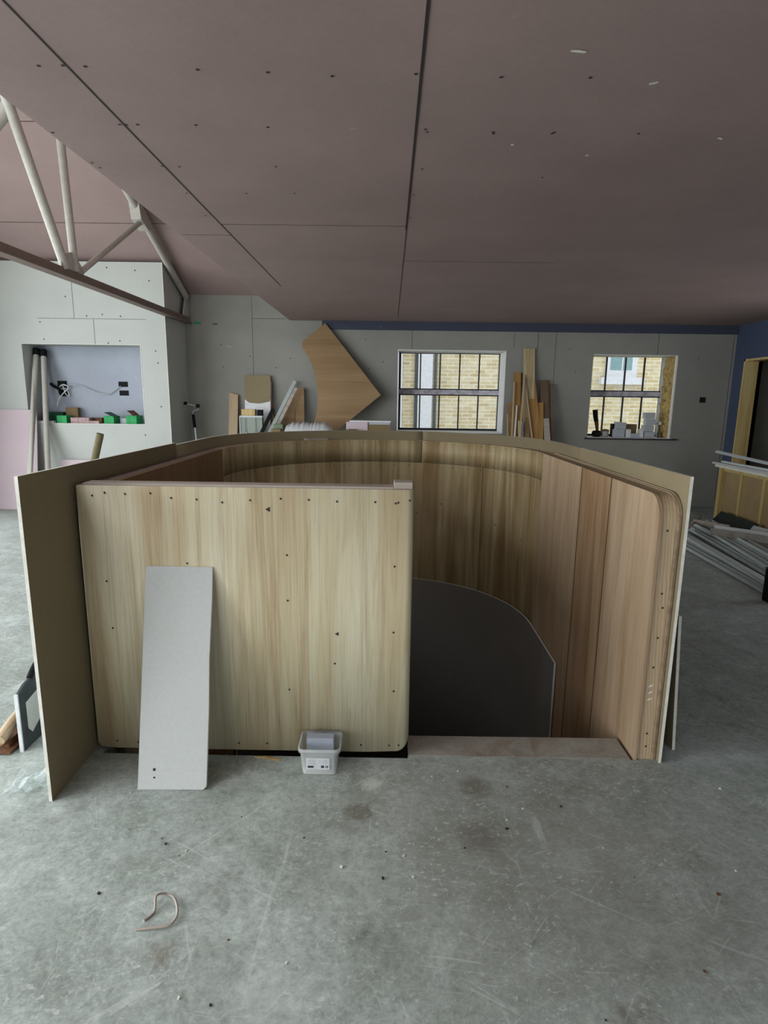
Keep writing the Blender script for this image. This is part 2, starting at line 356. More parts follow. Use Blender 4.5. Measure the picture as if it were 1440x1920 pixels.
# floor with the stair opening cut out
def floor_mesh():
    outer = [(-5.4, -2.6), (4.8, -2.6), (4.8, 8.45), (-5.4, 8.45)]
    hole = [(CX-RI-.014, 2.36), (-1.20, 2.36), (-1.20, 2.236), (.10, 2.236), (.10, 2.254), (1.056, 2.254), (RI+.014+CX, 2.254)]+arc(CX, CY, RI+.014, 0, PI, 48)
    bm = bmesh.new()
    for loop in (outer, hole):
        vs = [bm.verts.new((x, y, 0)) for x, y in loop]
        for i in range(len(vs)): bm.edges.new((vs[i], vs[(i+1) % len(vs)]))
    bmesh.ops.triangle_fill(bm, use_beauty=True, edges=bm.edges[:])
    bm.normal_update()
    for f in bm.faces:
        if f.normal.z < 0: f.normal_flip()
    top = bm.faces[:]
    r = bmesh.ops.extrude_face_region(bm, geom=top)
    for e in r['geom']:
        if isinstance(e, bmesh.types.BMVert): e.co.z -= .22
    bmesh.ops.recalc_face_normals(bm, faces=bm.faces)
    me = bpy.data.meshes.new('floor'); bm.to_mesh(me); bm.free(); me.materials.append(M['concrete'])
    o = bpy.data.objects.new('floor', me); C.objects.link(o); o['kind'] = 'structure'
floor_mesh()
struct('floor_stairwell', MB().box(-1.5, 1.4, 2.0, 5.5, -2.75, -2.7), 'concrete')
sh = MB(); hp = [(-1.17, 2.18), (1.12, 2.18)]+arc(CX, CY, 1.16, 0, PI, 24)+[(-1.17, 2.18)]
ribbon(sh, hp, -.05, -2.7, -.22)
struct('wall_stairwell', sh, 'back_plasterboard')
# back wall with two openings
W1 = (.118, 1.622, 1.030, 2.167); W2 = (2.838, 4.014, .985, 2.137); YB, YW = 8.45, 8.95
b = MB()
b.box(-5.6, W1[0], YB, YW, 0, 2.9); b.box(W1[0], W1[1], YB, YW, 0, W1[2]); b.box(W1[0], W1[1], YB, YW, W1[3], 2.9)
b.box(W1[1], W2[0], YB, YW, 0, 2.9); b.box(W2[0], W2[1], YB, YW, 0, W2[2]); b.box(W2[0], W2[1], YB, YW, W2[3], 2.9)
b.box(W2[1], 5.2, YB, YW, 0, 2.9)
e = .0015
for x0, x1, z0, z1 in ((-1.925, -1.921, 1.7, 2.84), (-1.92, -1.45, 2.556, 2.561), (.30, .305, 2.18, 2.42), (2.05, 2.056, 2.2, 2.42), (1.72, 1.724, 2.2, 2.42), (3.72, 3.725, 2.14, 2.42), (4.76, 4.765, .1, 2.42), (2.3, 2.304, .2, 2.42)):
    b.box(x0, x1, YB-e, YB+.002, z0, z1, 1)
for x, z in ((-2.35, 1.9), (-2.37, 2.2), (-1.97, 2.05), (-1.6, 1.9), (-1.4, 2.03), (-.35, 2.3), (-.1, 2.0), (-.3, 1.9), (2.5, 2.2), (2.6, 1.9), (4.3, 2.1)):
    b.disc((x, YB-e, z), .008, (0, -1, 0), 1)
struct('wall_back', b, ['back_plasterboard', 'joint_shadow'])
struct('trim_1', MB().box(-.95, 4.8, 8.415, 8.45, 2.425, 2.54), 'slate_plasterboard')
# projecting wall on the left with a media recess
NX0, NX1, NZ0, NZ1, BT = -4.715, -3.193, 1.117, 2.122, 3.118
b = MB(); Y0, Y1 = 7.7, 8.45
b.box(-5.4, NX0, Y0, Y1, 0, BT); b.box(NX1, -2.86, Y0, Y1, 0, BT); b.box(NX0, NX1, Y0, Y1, 0, NZ0); b.box(NX0, NX1, Y0, Y1, NZ1, BT)
b.box(NX0, NX1, 8.06, Y1, NZ0, NZ1, 1)
for x0, x1, z0, z1 in ((-4.012, -4.008, 2.437, BT), (-4.48, -3.1, 2.434, 2.438), (-3.77, -3.766, NZ1, 2.436), (-4.3, -4.296, .7, .702)):
    b.box(x0, x1, Y0-e, Y0+.002, z0, z1, 2)
for x, z in ((-4.45, 2.39), (-3.85, 2.47), (-3.65, 2.49), (-3.42, 2.47), (-3.6, 2.14), (-4.42, 2.18), (-3.45, 2.17), (-2.98, 1.9), (-2.97, 1.35), (-3.0, 2.05), (-3.2, .98), (-4.5, .82), (-3.55, 3.05), (-3.2, 3.02), (-4.1, 2.7), (-3.03, 2.9)):
    b.disc((x, Y0-e, z), .009, (0, -1, 0), 2)
for z in (NZ0, NZ1): b.box(NX0, NX1, Y0-.003, Y0+.003, z-.003, z+.003, 3)
b.box(NX1-.004, NX1+.004, Y0-.003, Y0+.003, NZ0, NZ1, 3)
b.box(-2.862, -2.856, Y0-.002, Y0+.01, 0, BT, 3)
struct('wall_niche', b, ['grey_plasterboard', 'pale_blue_plasterboard', 'joint_shadow', 'gypsum_edge'])
# right wall with a lined door opening, and a passage behind it
b = MB(); DY0, DY1, DZ = 6.95, 8.19, 2.078
b.box(4.8, 4.95, DY1, 8.45, 0, 2.54); b.box(4.8, 4.95, -2.6, 4.3, 0, 2.54); b.box(4.8, 4.95, 6.3, DY0, 0, 2.54); b.box(4.8, 4.95, 4.3, 6.3, 0, .1); b.box(4.8, 4.95, 4.3, 6.3, 2.05, 2.54); b.box(4.8, 4.95, DY0, DY1, DZ, 2.54)
struct('wall_right', b, 'blue_plasterboard')
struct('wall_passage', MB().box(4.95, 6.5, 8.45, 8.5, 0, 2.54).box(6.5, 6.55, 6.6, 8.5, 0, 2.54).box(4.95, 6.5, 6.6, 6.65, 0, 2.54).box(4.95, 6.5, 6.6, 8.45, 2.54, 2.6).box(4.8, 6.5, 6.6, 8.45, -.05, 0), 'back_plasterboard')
t = MB().box(4.785, 4.97, DY1-.028, DY1, 0, DZ).box(4.785, 4.97, DY0, DY0+.028, 0, DZ).box(4.785, 4.97, DY0, DY1, DZ-.028, DZ)
struct('door_1', t, 'new_pine')
# flat ceiling, its upstand towards the open vault, the pitched roof lining
b = MB(); b.box(-1.4, 4.8, -2.6, 8.45, 2.54, 2.60)
H = 2.54-.0015
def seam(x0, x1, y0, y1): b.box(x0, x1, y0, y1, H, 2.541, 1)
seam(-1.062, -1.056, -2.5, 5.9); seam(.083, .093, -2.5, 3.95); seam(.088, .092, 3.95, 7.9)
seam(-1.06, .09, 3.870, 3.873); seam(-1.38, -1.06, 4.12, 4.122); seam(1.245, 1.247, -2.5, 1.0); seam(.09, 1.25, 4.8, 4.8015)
for x, y in ((-1.151, 2.12), (-1.07, 2.116), (-1.0, 2.121), (-.64, 2.133), (-.414, 2.145), (-.205, 2.164), (.07, 2.146), (.351, 2.16), (.642, 2.158),
             (-1.075, 2.531), (-1.05, 2.533), (-1.005, 2.53), (-.775, 2.529), (-.495, 2.541), (.126, 2.545), (.134, 2.568), (.395, 2.562), (.397, 2.576),
             (.629, 2.571), (.634, 2.56), (.968, 2.563), (-1.068, 2.949), (-.99, 2.954), (-.54, 2.941), (.71, 3.036), (.135, 2.95), (-1.378, 2.92), (-1.371, 2.977),
             (-1.384, 2.609), (-1.079, 3.315), (-.763, 3.305), (-.511, 3.297), (.11, 3.3), (.11, 3.7), (-1.1, 3.7), (2.61, 6.89)):
    b.disc((x, y, H), .0065, (0, 0, -1), 1)
for x, y, l, a in ((.558, 2.012, .05, .1), (.861, 2.187, .03, 2.6), (.493, 2.679, .015, 1), (.835, 2.778, .015, 1), (1.31, 2.6, .03, .5), (1.62, 2.75, .02, .5)):
    m_ = Matrix.Translation((x, y, H)) @ Matrix.Rotation(a, 4, 'Z'); b.add([(-l/2, -.006, 0), (0, -.009, 0), (l/2, -.004, 0), (l/2.4, .006, 0), (-l/2, .004, 0)], [(0, 1, 2, 3, 4)], 2, m_)
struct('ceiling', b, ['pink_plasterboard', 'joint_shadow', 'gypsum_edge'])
def zr(y): return 2.86+.46*(8.45-y) if y > 2.925 else 2.86+.46*(y+2.6)
def slope(mb, y0, y1, x0, x1, mi=0):
    e0, e1 = y0, y1
    mb.prism([(y0, zr(e0)), (y1, zr(e1)), (y1, zr(e1)+.08), (y0, zr(e0)+.08)], 'x', x0, x1, mi)
SKX, SKY = (-4.5, -2.1), (-.1, 1.9)      # unseen rooflight opening, added in the rear pitch to let fill light in
vb = MB(); slope(vb, 2.9251, 8.95, -5.6, -1.32)
slope(vb, -2.9, SKY[0], -5.6, -1.32); slope(vb, SKY[1], 2.925, -5.6, -1.32); slope(vb, SKY[0], SKY[1], -5.6, SKX[0]); slope(vb, SKY[0], SKY[1], SKX[1], -1.32)
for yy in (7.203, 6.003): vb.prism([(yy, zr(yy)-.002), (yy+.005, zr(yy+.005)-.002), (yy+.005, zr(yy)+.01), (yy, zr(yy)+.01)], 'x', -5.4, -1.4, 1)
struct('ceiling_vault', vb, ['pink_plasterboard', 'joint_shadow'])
fr = MB()
slope(fr, SKY[0], SKY[0]+.06, SKX[0], SKX[1]); slope(fr, SKY[1]-.06, SKY[1], SKX[0], SKX[1])
for x in (SKX[0], (SKX[0]+SKX[1])/2-.03, SKX[1]-.06): slope(fr, SKY[0]+.06, SKY[1]-.06, x, x+.06)
r5 = struct('added_window_5', fr, 'white_paint')
gl = MB(); y0, y1 = SKY[0]+.06, SKY[1]-.06
gl.prism([(y0, zr(y0)+.04), (y1, zr(y1)+.04), (y1, zr(y1)+.045), (y0, zr(y0)+.045)], 'x', SKX[0]+.06, SKX[1]-.06)
build('window_pane', gl, 'window_glass', parent=r5, origin=(0, 0, 0))
struct('wall_upstand', MB().prism([(-2.6, 2.6), (8.45, 2.6), (8.45, 2.86), (2.925, zr(2.926)), (-2.6, 2.86)], 'x', -1.4, -1.32), 'pink_plasterboard')
# glazed left side and rear
LG = (-2.3, 6.7, .12, 3.05); RG = (-5.2, -1.3, .1, 2.75)
b = MB(); b.box(-5.6, -5.4, -2.6, LG[0], 0, 2.9); b.box(-5.6, -5.4, LG[1], 8.95, 0, 2.9); b.box(-5.6, -5.4, LG[0], LG[1], 0, LG[2])
b.prism([(-2.6, 2.86), (LG[0], 2.86), (LG[0], LG[3]), (LG[1], LG[3]), (LG[1], 2.86), (8.45, 2.86), (2.925, zr(2.926)), (-2.6, zr(-2.6))], 'x', -5.6, -5.4)
struct('wall_left', b, 'grey_plasterboard')
b = MB(); b.box(-5.6, RG[0], -2.8, -2.6, 0, 2.9); b.box(RG[1], 2.0, -2.8, -2.6, 0, 2.9); b.box(4.5, 4.95, -2.8, -2.6, 0, 2.9); b.box(2.0, 4.5, -2.8, -2.6, 0, .1); b.box(2.0, 4.5, -2.8, -2.6, 2.4, 2.9); b.box(RG[0], RG[1], -2.8, -2.6, 0, .1); b.box(RG[0], RG[1], -2.8, -2.6, RG[3], 2.9)
struct('wall_rear', b, 'grey_plasterboard')
def glazing(name, axis, a0, a1, z0, z1, c, nb):
    fr = MB(); gl = MB()
    def bx(mb, p0, p1, q0, q1, h):
        if axis == 'y': mb.box(c-h, c+h, p0, p1, q0, q1)
        else: mb.box(p0, p1, c-h, c+h, q0, q1)
    bx(fr, a0, a1, z0, z0+.05, .035); bx(fr, a0, a1, z1-.05, z1, .035)
    for i in range(nb+1):
        p = a0+(a1-a0)*i/nb; p = min(max(p, a0+.025), a1-.025); bx(fr, p-.025, p+.025, z0+.05, z1-.05, .034)
    bx(gl, a0+.05, a1-.05, z0+.05, z1-.05, .004)
    r = struct(name, fr, 'black_frame'); p = build('window_pane', gl, 'window_glass', parent=r, origin=(0, 0, 0)); return r
glazing('window_3', 'y', LG[0], LG[1], LG[2], LG[3], -5.5, 7); glazing('window_4', 'x', RG[0], RG[1], .1, RG[3], -2.7, 4)

glazing('added_window_7', 'y', 4.3, 6.3, .1, 2.05, 4.875, 2); glazing('added_window_6', 'x', 2.0, 4.5, .1, 2.4, -2.7, 2)  # unseen right and rear-right windows, added to go with the fill lamps

# sash windows
def sash(name, x0, x1, z0, z1, y, n, zr0, zr1, hidden_left=False):
    fr = MB(); wt = .045; d = .05
    fr.box(x0, x0+wt*.7, y, y+d, z0, z1).box(x1-wt*.7, x1, y, y+d, z0, z1).box(x0, x1, y, y+d, z1-wt, z1).box(x0, x1, y, y+d, z0, z0+.03)
    r = struct(name, fr, 'black_frame')
    rl = MB().box(x0+.01, x1-.01, y-.03, y+.02, zr0+.016, zr1-.016, 1).box(x0+.01, x1-.01, y-.02, y+.03, zr0, zr0+.018).box(x0+.01, x1-.01, y-.02, y+.03, zr1-.018, zr1)
    build('meeting_rail', rl, ['black_frame', 'rail_paint'], parent=r, origin=(0, 0, 0))
    bars = MB()
    for i in range(1, n):
        x = x0+.03+(x1-x0-.06)*i/n; bars.box(x-.009, x+.009, y, y+.03, z0+.03, zr0); bars.box(x-.009, x+.009, y+.01, y+.04, zr1, z1-wt)
    build('glazing_bar', bars, 'black_frame', parent=r, origin=(0, 0, 0))
    build('pane', MB().box(x0+.03, x1-.03, y+.018, y+.022, z0+.03, z1-wt), 'window_glass', parent=r, origin=(0, 0, 0))
sash('window_1', .13, 1.632, 1.036, 2.19, 8.84, 5, 1.545, 1.645)
sash('window_2', 2.87, 4.04, .985, 2.18, 8.84, 4, 1.555, 1.655)
# white linings of window 1, sill board and ragged foam fill of window 2
struct('trim_2', MB().box(W1[1]-.012, W1[1], YB-.004, 8.84, W1[2], W1[3]).box(W1[0], W1[1]-.012, YB-.004, 8.84, W1[3]-.012, W1[3]).box(W1[0]-.012, W1[0], YB-.004, YB+.02, W1[2], W1[3]).box(W1[0], W1[1]-.012, YB-.004, 8.84, W1[2]-.01, W1[2]+.004), 'white_paint')
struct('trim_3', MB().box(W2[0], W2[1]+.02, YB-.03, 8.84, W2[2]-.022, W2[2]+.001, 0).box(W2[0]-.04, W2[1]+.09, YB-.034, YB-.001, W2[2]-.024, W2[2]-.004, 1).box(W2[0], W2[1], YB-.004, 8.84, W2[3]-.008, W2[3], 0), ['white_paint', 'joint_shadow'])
b = MB(); n = 26; vs = []; fs = []
for i in range(n+1):
    for j in range(5):
        z = W2[2]+(W2[3]-W2[2])*i/n; y = 8.50+.27*j/4
        vs.append((W2[1]-.005-(0 if j in (0,) else random.uniform(.0, .05)), y, z))
for i in range(n):
    for j in range(4): a = i*5+j; fs.append((a, a+1, a+6, a+5))
b.add(vs, fs, 0, None, False)
b.box(W2[1]-.012, W2[1]+.004, YB-.004, 8.50, W2[2], W2[3], 1).box(W2[1]-.03, W2[1]+.004, 8.77, 8.84, W2[2], W2[3], 2)
struct('trim_4', b, ['foam_fill', 'gypsum_edge', 'grey_card'], recalc=False)

# neighbouring house outside
h = thing('neighbouring_house', (3, 12.5, -3), 'yellow brick house seen outside through both back windows', 'house')
def part(name, mb, mats, p, **k): return build(name, mb, mats, parent=p, **k)
part('brick_wall', MB().box(-9, 16, 12.5, 12.8, -3, 7), 'stock_brick', h)
part('pier', MB().box(.585, .88, 12.40, 12.5, -3, 7), 'white_paint', h)
part('corner_trim', MB().box(.16, .26, 12.44, 12.5, -3, 7), 'white_paint', h)
for x in (.545, .945): part('downpipe', MB().tube([(x, 12.44, -3), (x, 12.44, 7)], .032, 12), 'dark_grey_plastic', h)
wf = part('window', MB().box(4.45, 5.10, 12.46, 12.54, 1.98, 3.3).box(4.35, 5.24, 12.36, 12.54, 1.84, 1.98), 'white_paint', h)
build('pane', MB().box(4.55, 4.99, 12.45, 12.47, 2.13, 3.2), 'far_glass', parent=wf, origin=(3, 12.5, -3))
build('mullion', MB().box(4.775, 4.80, 12.44, 12.46, 2.13, 3.2), 'white_paint', parent=wf, origin=(3, 12.5, -3))
struct('ground_outside', MB().box(-30, 30, 9.0, 30, -3.2, -3.0).box(-30, -5.6, -20, 9, -.4, -.2).box(-5.6, 30, -20, -2.8, -.4, -.2), 'concrete')

# ================================================================== STAIR ENCLOSURE
EN = thing('stair_enclosure', (0, 2.3, 0), 'rounded plywood balustrade wall around the stair opening in the middle of the floor', 'balustrade')
ZT = 1.14
# front panel: plan outline with a bullnosed right end, lower corners rounded
def front_panel():
    X0, X1, Ya, Yb, Zt = -1.222, .102, 2.25, 2.345, 1.15
    plan = [(X0, Yb), (X0, Ya)]
    xs = [X0+.006, X0+.014, X0+.028]+[X0+.04+i*(X1-.10-X0-.04)/30 for i in range(31)]
    xs += [X1-.075, X1-.06, X1-.045, X1-.03]
    plan += [(x, Ya) for x in xs]
    plan += [(X1-.03+.03*math.sin(a), Ya+.03-.03*math.cos(a)) for a in [PI/2*i/8 for i in range(1, 9)]]
    plan += [(X1-.03+.03*math.cos(a), Yb-.03+.03*math.sin(a)) for a in [PI/2*i/6 for i in range(0, 7)]]
    def zb(x, y):
        R = .075; z = .018
        if x > X1-R: z += R-math.sqrt(max(0, R*R-(x-(X1-R))**2))
        if x < X0+.028: z += .028-math.sqrt(max(0, .028**2-(X0+.028-x)**2))
        return z
    n = len(plan); mb = MB()
    vs = [(x, y, zb(x, y)) for x, y in plan]+[(x, y, Zt) for x, y in plan]
    mb.v += vs
    for i in range(n):
        j = (i+1) % n; mb.f.append([i, j, n+j, n+i]); mb.mi.append(0); mb.sm.append(True)
    mb.f.append(list(range(n, 2*n))); mb.mi.append(1); mb.sm.append(False)
    mb.f.append(list(range(n))[::-1]); mb.mi.append(0); mb.sm.append(False)
    return mb
fp = build('front_panel', front_panel(), ['pale_plywood', 'grey_timber'], parent=EN)
fp['label'] = 'flat pale plywood front with a row of screws along its top'
build('top_plate', MB().box(-1.20, .02, 2.263, 2.335, 1.15, 1.158), 'grey_timber', parent=fp, origin=(0, 2.3, 0))
build('packer_block', MB().box(.022, .096, 2.262, 2.34, 1.15, 1.178), 'grey_timber', parent=fp, origin=(0, 2.3, 0), bevel=.003)
sc = MB()
for x, z in ((-1.16, 1.11), (-1.11, 1.122), (-1.03, 1.118), (-.93, 1.122), (-.85, 1.105), (-.75, 1.10), (-.65, 1.09), (-.54, 1.10), (-.42, 1.108), (-.31, 1.105), (-.20, 1.10), (-.05, 1.10), (.03, 1.096), (.04, 1.099), (.085, 1.108),
             (-1.13, .76), (-.80, .84), (-.40, .88), (.03, .84), (-1.12, .56), (-.40, .69), (.035, .30), (-.21, .42), (.03, .56), (-1.14, .05), (-1.05, .045), (-.62, .05), (-.5, .05), (-.36, .05), (-.1, .05), (.02, .05), (.06, .052), (-1.0, .4), (-.40, .3)):
    sc.disc((x, 2.2488, z), .0045, (0, -1, 0), 0, 8)
for x, z, l in ((-.47, 1.065, .012), (-.2, .55, .01)): sc.disc((x, 2.2487, z), l, (0, -1, 0), 0, 3)
s_ = build('screw_heads', sc, 'screw_dark', parent=fp, origin=(0, 2.3, 0)); s_['kind'] = 'stuff'
# left side of the enclosure
build('left_panel', MB().box(XL-.014, XL, 2.345, CY, 0, ZT).box(XL-.014, XL, 2.7, CY, -1.2, -.0005), 'red_plywood', parent=EN)
build('left_frame', MB().box(-1.238, XL-.014, 2.345, CY, 0, ZT+.002), 'chord_paint', parent=EN)
# rounded end: upper band and two lower bands, frame and skin behind
TH = math.atan2(4.775-CY, .771-CX)
def inner_arc(a0, a1, n, z0, z1, name, mat):
    mb = MB(); ribbon(mb, arc(CX, CY, RI, a0, a1, n), -.012, z0, z1, 0, 0, 1)
    return build(name, mb, [mat, 'ply_edge'], parent=EN)
for a0, a1 in ((.0, 1.27), (1.274, PI)): inner_arc(a0, a1, 24, .952, ZT, 'upper_band', 'olive_plywood')
inner_arc(0, TH-.002, 16, -.6, .949, 'lower_band', 'olive_plywood'); inner_arc(TH+.003, PI, 32, -.6, .949, 'lower_band', 'olive_plywood')
sc = MB()
for i in range(26):
    a = .05+i*.12
    for z in (1.12, .97, .925): sc.disc((CX+(RI-.001)*math.cos(a), CY+(RI-.001)*math.sin(a), z), .004, (-math.cos(a), -math.sin(a), 0), 0, 6)
for a, z in ((.6, .5), (1.1, .6), (1.3, .5), (.3, .45)): sc.disc((CX+(RI-.001)*math.cos(a), CY+(RI-.001)*math.sin(a), z), .006, (-math.cos(a), -math.sin(a), 0), 0, 6)
s_ = build('screw_heads', sc, 'screw_dark', parent=EN); s_['kind'] = 'stuff'
mb = MB(); ribbon(mb, arc(CX, CY, RI+.013, 0, PI, 40), -.07, 0, ZT-.002, 0, 0, 0); build('curved_frame', mb, 'ply_edge', parent=EN)
mb = MB(); ribbon(mb, arc(CX, CY, RI+.084, 0, PI, 40), -.008, 0, ZT, 0, 0, 0); build('curved_skin', mb, 'ply_edge', parent=EN)
build('loose_packer', MB().prism(arc(CX, CY, RI+.004, 2.02, 2.19, 6)+arc(CX, CY, RI+.07, 2.19, 2.02, 6), 'z', ZT+.001, ZT+.014), 'grey_timber', parent=EN)
# right side: three inner boards, studwork end, outer ply
def yz_round(y0, y1, z0, z1, r): return [(y1, z0), (y1, z1)]+[(y0+r-r*math.sin(a), z1-r+r*math.cos(a)) for a in [PI/2*i/10 for i in range(11)]]+[(y0, z0)]
build('inner_board', MB().prism(yz_round(2.254, 2.767, -1.2, ZT, .095), 'x', 1.064, 1.077, 0), ['pink_plywood'], parent=EN)
build('inner_board', MB().box(1.064, 1.077, 2.779, 3.197, -1.2, ZT), 'rusty_plywood', parent=EN)['label'] = 'rustier brown narrow middle board'
build('inner_board', MB().box(1.064, 1.077, 3.207, CY, -1.2, ZT), 'pink_plywood', parent=EN)
build('joint_shade_strip', MB().box(1.0632, 1.075, 2.7675, 2.7790, -1.2, ZT-.002).box(1.0632, 1.075, 3.1975, 3.2100, -1.2, ZT-.002), 'dark_timber', parent=EN)  # flush dark strips, their colour stands in for shade in the open joints
pp = build('end_post', MB().prism(yz_round(2.262, 2.36, .0, ZT-.006, .088), 'x', 1.0795, 1.1375, 0), ['pine'], parent=EN); pp['label'] = 'bare pine end with a rounded top corner'
sc = MB()
for z in (1.0, .74, .68, .55, .42, .12, .06): sc.disc((1.108+random.uniform(-.012, .012), 2.2608, z), .0048, (0, -1, 0), 0)
for z in (.33, .30, .27): sc.add([(1.096, 2.2606, z), (1.112, 2.2606, z+.006), (1.117, 2.2606, z+.016), (1.10, 2.2606, z+.01)], [(0, 1, 2, 3)], 1)
s_ = build('screw_heads', sc, ['screw_dark', 'gypsum_edge'], parent=pp, origin=(0, 2.3, 0)); s_['kind'] = 'stuff'
build('right_frame', MB().box(1.0795, 1.1375, 2.36, CY, 0, ZT-.004), 'ply_edge', parent=EN)
for xa in (1.139, 1.148):
    build('outer_ply', MB().prism(yz_round(2.256+(xa-1.139)*.3, CY, 0, ZT+(xa-1.139)*.6, .10), 'x', xa, xa+.0075, 0), ['ply_edge'], parent=EN)

# threshold board and the curved plasterboard lining below
tag(build('threshold_board', MB().prism([(.104, 2.255), (1.05, 2.257), (1.05, 2.262), (1.05, 2.41), (.104, 2.404)], 'z', -.05, .002), 'dusty_board', bevel=.001), 'dusty board forming the lip of the stair opening', 'board')
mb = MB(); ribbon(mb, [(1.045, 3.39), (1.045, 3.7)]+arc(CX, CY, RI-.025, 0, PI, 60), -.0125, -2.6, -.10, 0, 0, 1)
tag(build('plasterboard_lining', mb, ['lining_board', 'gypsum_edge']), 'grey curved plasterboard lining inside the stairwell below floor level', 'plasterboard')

# loose sheets standing round the enclosure
def sheet(name, path, t, z0, z1, label, **k):
    mb = MB(); ribbon(mb, path, t, z0, z1, 0, 1, 2)
    return tag(build(name, mb, ['brown_backing_paper', 'grey_plasterboard', 'gypsum_edge'], **k), label, 'plasterboard')
RS = 1.214
sheet('plasterboard_sheet', [(-1.241, 1.93), (-1.2475, 3.42)], .0125, 0, 1.226, 'flat plasterboard sheet on edge along the left, brown back facing inwards')
sheet('plasterboard_sheet', [(1.1585, 2.235), (1.168, 3.58)], -.0125, 0, 1.219, 'flat plasterboard sheet on edge along the right, nearest the pine end')
AB = math.acos((.30-CX)/RS)
sheet('plasterboard_sheet', [(CX-RS, 3.424), (CX-RS, 3.7), (CX-RS, 4.0)]+arc(CX, CY, RS, PI, AB+.003, 30), .0125, 0, 1.214, 'bent plasterboard sheet wrapping the far left of the rounded end')
sheet('plasterboard_sheet', [(CX+RS, 3.584), (CX+RS, 3.8), (CX+RS, 4.0)]+arc(CX, CY, RS, 0, AB-.001, 30), -.0125, 0, 1.214, 'bent plasterboard sheet wrapping the far right of the rounded end')
# board leaning outside on the right
M_ = Matrix.Translation((1.262, 2.33, 0)) @ Matrix.Rotation(-.06, 4, 'Y')
tag(build('plasterboard_offcut', MB().box(0, .0125, 0, .75, 0, .62, 0, None, {'+x': 1, '-y': 2, '+y': 2, '+z': 2, '-z': 2}), ['brown_backing_paper', 'grey_plasterboard', 'gypsum_edge'], mat=M_), 'low plasterboard offcut leaning outside the right-hand sheet', 'plasterboard')
# narrow board leaning on the front
w0, hh = .266, .862
pts = [(0, 0), (w0-.012, 0), (w0, .012), (w0+.001, .30), (w0-.003, .5), (w0+.001, .72), (w0, hh-.004), (.0, hh)]
M_ = lean(-.953, 2.006, 0, hh, .236, 0, -.012)
o = tag(build('plasterboard_strip', MB().prism(pts, 'y', 0, .0125, 1, None, (0, 2)).disc((.062, -.0008, .075), .006, (0, -1, 0), 3).disc((.063, -.0008, .045), .004, (0, -1, 0), 3), ['card_grey', 'gypsum_edge', 'brown_backing_paper', 'screw_dark'], mat=M_), 'narrow grey plasterboard strip leaning against the pale plywood front', 'plasterboard')

# clear tub with a label and a card in it
TB = thing('plastic_tub', (-.262, 2.18, 0), 'small clear plastic tub with a printed label at the foot of the plywood front', 'tub')
def rrect(cx, cy, hx, hy, r, n=4):
    out = []
    for sx, sy, a0 in ((1, 1, 0), (-1, 1, PI/2), (-1, -1, PI), (1, -1, 3*PI/2)):
        for i in range(n+1):
            a = a0+PI/2*i/n; out.append((cx+sx*(hx-r)+r*math.cos(a), cy+sy*(hy-r)+r*math.sin(a)))
    return out
def loft(loops, mi=0, close=True):
    mb = MB(); n = len(loops[0][0]); vs = []; fs = []
    for lp, z in loops: vs += [(x, y, z) for x, y in lp]
    for i in range(len(loops)-1):
        for k in range(n): fs.append((i*n+k, i*n+(k+1) % n, (i+1)*n+(k+1) % n, (i+1)*n+k))
    if close: fs.append(tuple(range(n)))
    mb.add(vs, fs, mi, None, True); return mb
cx, cy = -.262, 2.174
build('body', loft([(rrect(cx, cy, .069, .058, .016), .002), (rrect(cx, cy, .075, .063, .018), .06), (rrect(cx, cy, .080, .066, .02), .112)]), 'clear_tub', parent=TB, recalc=False)
build('rim', loft([(rrect(cx, cy, .080, .066, .02), .100), (rrect(cx, cy, .086, .071, .022), .101), (rrect(cx, cy, .086, .071, .022), .117), (rrect(cx, cy, .080, .066, .02), .117)], close=False), 'clear_tub', parent=TB, recalc=False)
lb = MB(); a = math.atan2(.005, .058)
Ml = Matrix.Translation((-.314, 2.1125, .026)) @ Matrix.Rotation(.095, 4, 'X')
lb.box(0, .094, -.0008, .0002, 0, .054, 0, Ml)
for k in range(5): lb.box(.006, .04, -.0014, -.0006, .044-k*.005, .0455-k*.005, 1, Ml)
for k in range(4): lb.box(.048, .085, -.0014, -.0006, .044-k*.005, .0455-k*.005, 1, Ml)
lb.box(.006, .03, -.0014, -.0006, .008, .018, 2, Ml); lb.box(.06, .072, -.0014, -.0006, .008, .020, 2, Ml)
for k in range(4): lb.box(.078+k*.003, .0795+k*.003, -.0014, -.0006, .008, .020, 2, Ml)
build('label_sticker', lb, ['white_plastic', 'grey_card', 'dark_grey_plastic'], parent=TB)['label'] = 'white printed label'
tag(build('grey_card_box', MB().box(-.318, -.208, 2.165, 2.205, .006, .13), 'pale_blue_plasterboard', bevel=.002), 'pale blue-grey box standing inside the clear tub', 'box')

# ================================================================== ROOF TRUSS
TX = -2.80; TR = thing('roof_truss', (TX, 3, 2.5), 'cream painted steel roof truss spanning the vaulted area at the left', 'roof truss')
ch = MB()
ch.box(TX-.05, TX+.05, -2.55, 8.44, 2.475, 2.487); ch.box(TX-.008, TX+.008, -2.55, 8.44, 2.487, 2.56); ch.box(TX-.05, TX-.04, -2.55, 8.44, 2.487, 2.53)
build('bottom_chord', ch, 'chord_paint', parent=TR)['label'] = 'brown painted bottom chord'
def member(name, a, b, r=.042):
    return build(name, MB().tube([a, b], r, 14), 'cream_paint', parent=TR)
def rz(y): return zr(y)-.075
member('rafter', (TX, 8.36, rz(8.36)), (TX, 2.98, rz(2.98)), .042); member('rafter', (TX, -2.5, rz(-2.5)), (TX, 2.87, rz(2.87)), .05)
member('strut', (TX, 5.30, 2.56), (TX, 3.98, 4.79), .038); member('strut', (TX, 5.46, 2.56), (TX, 5.36, rz(5.36)), .034)
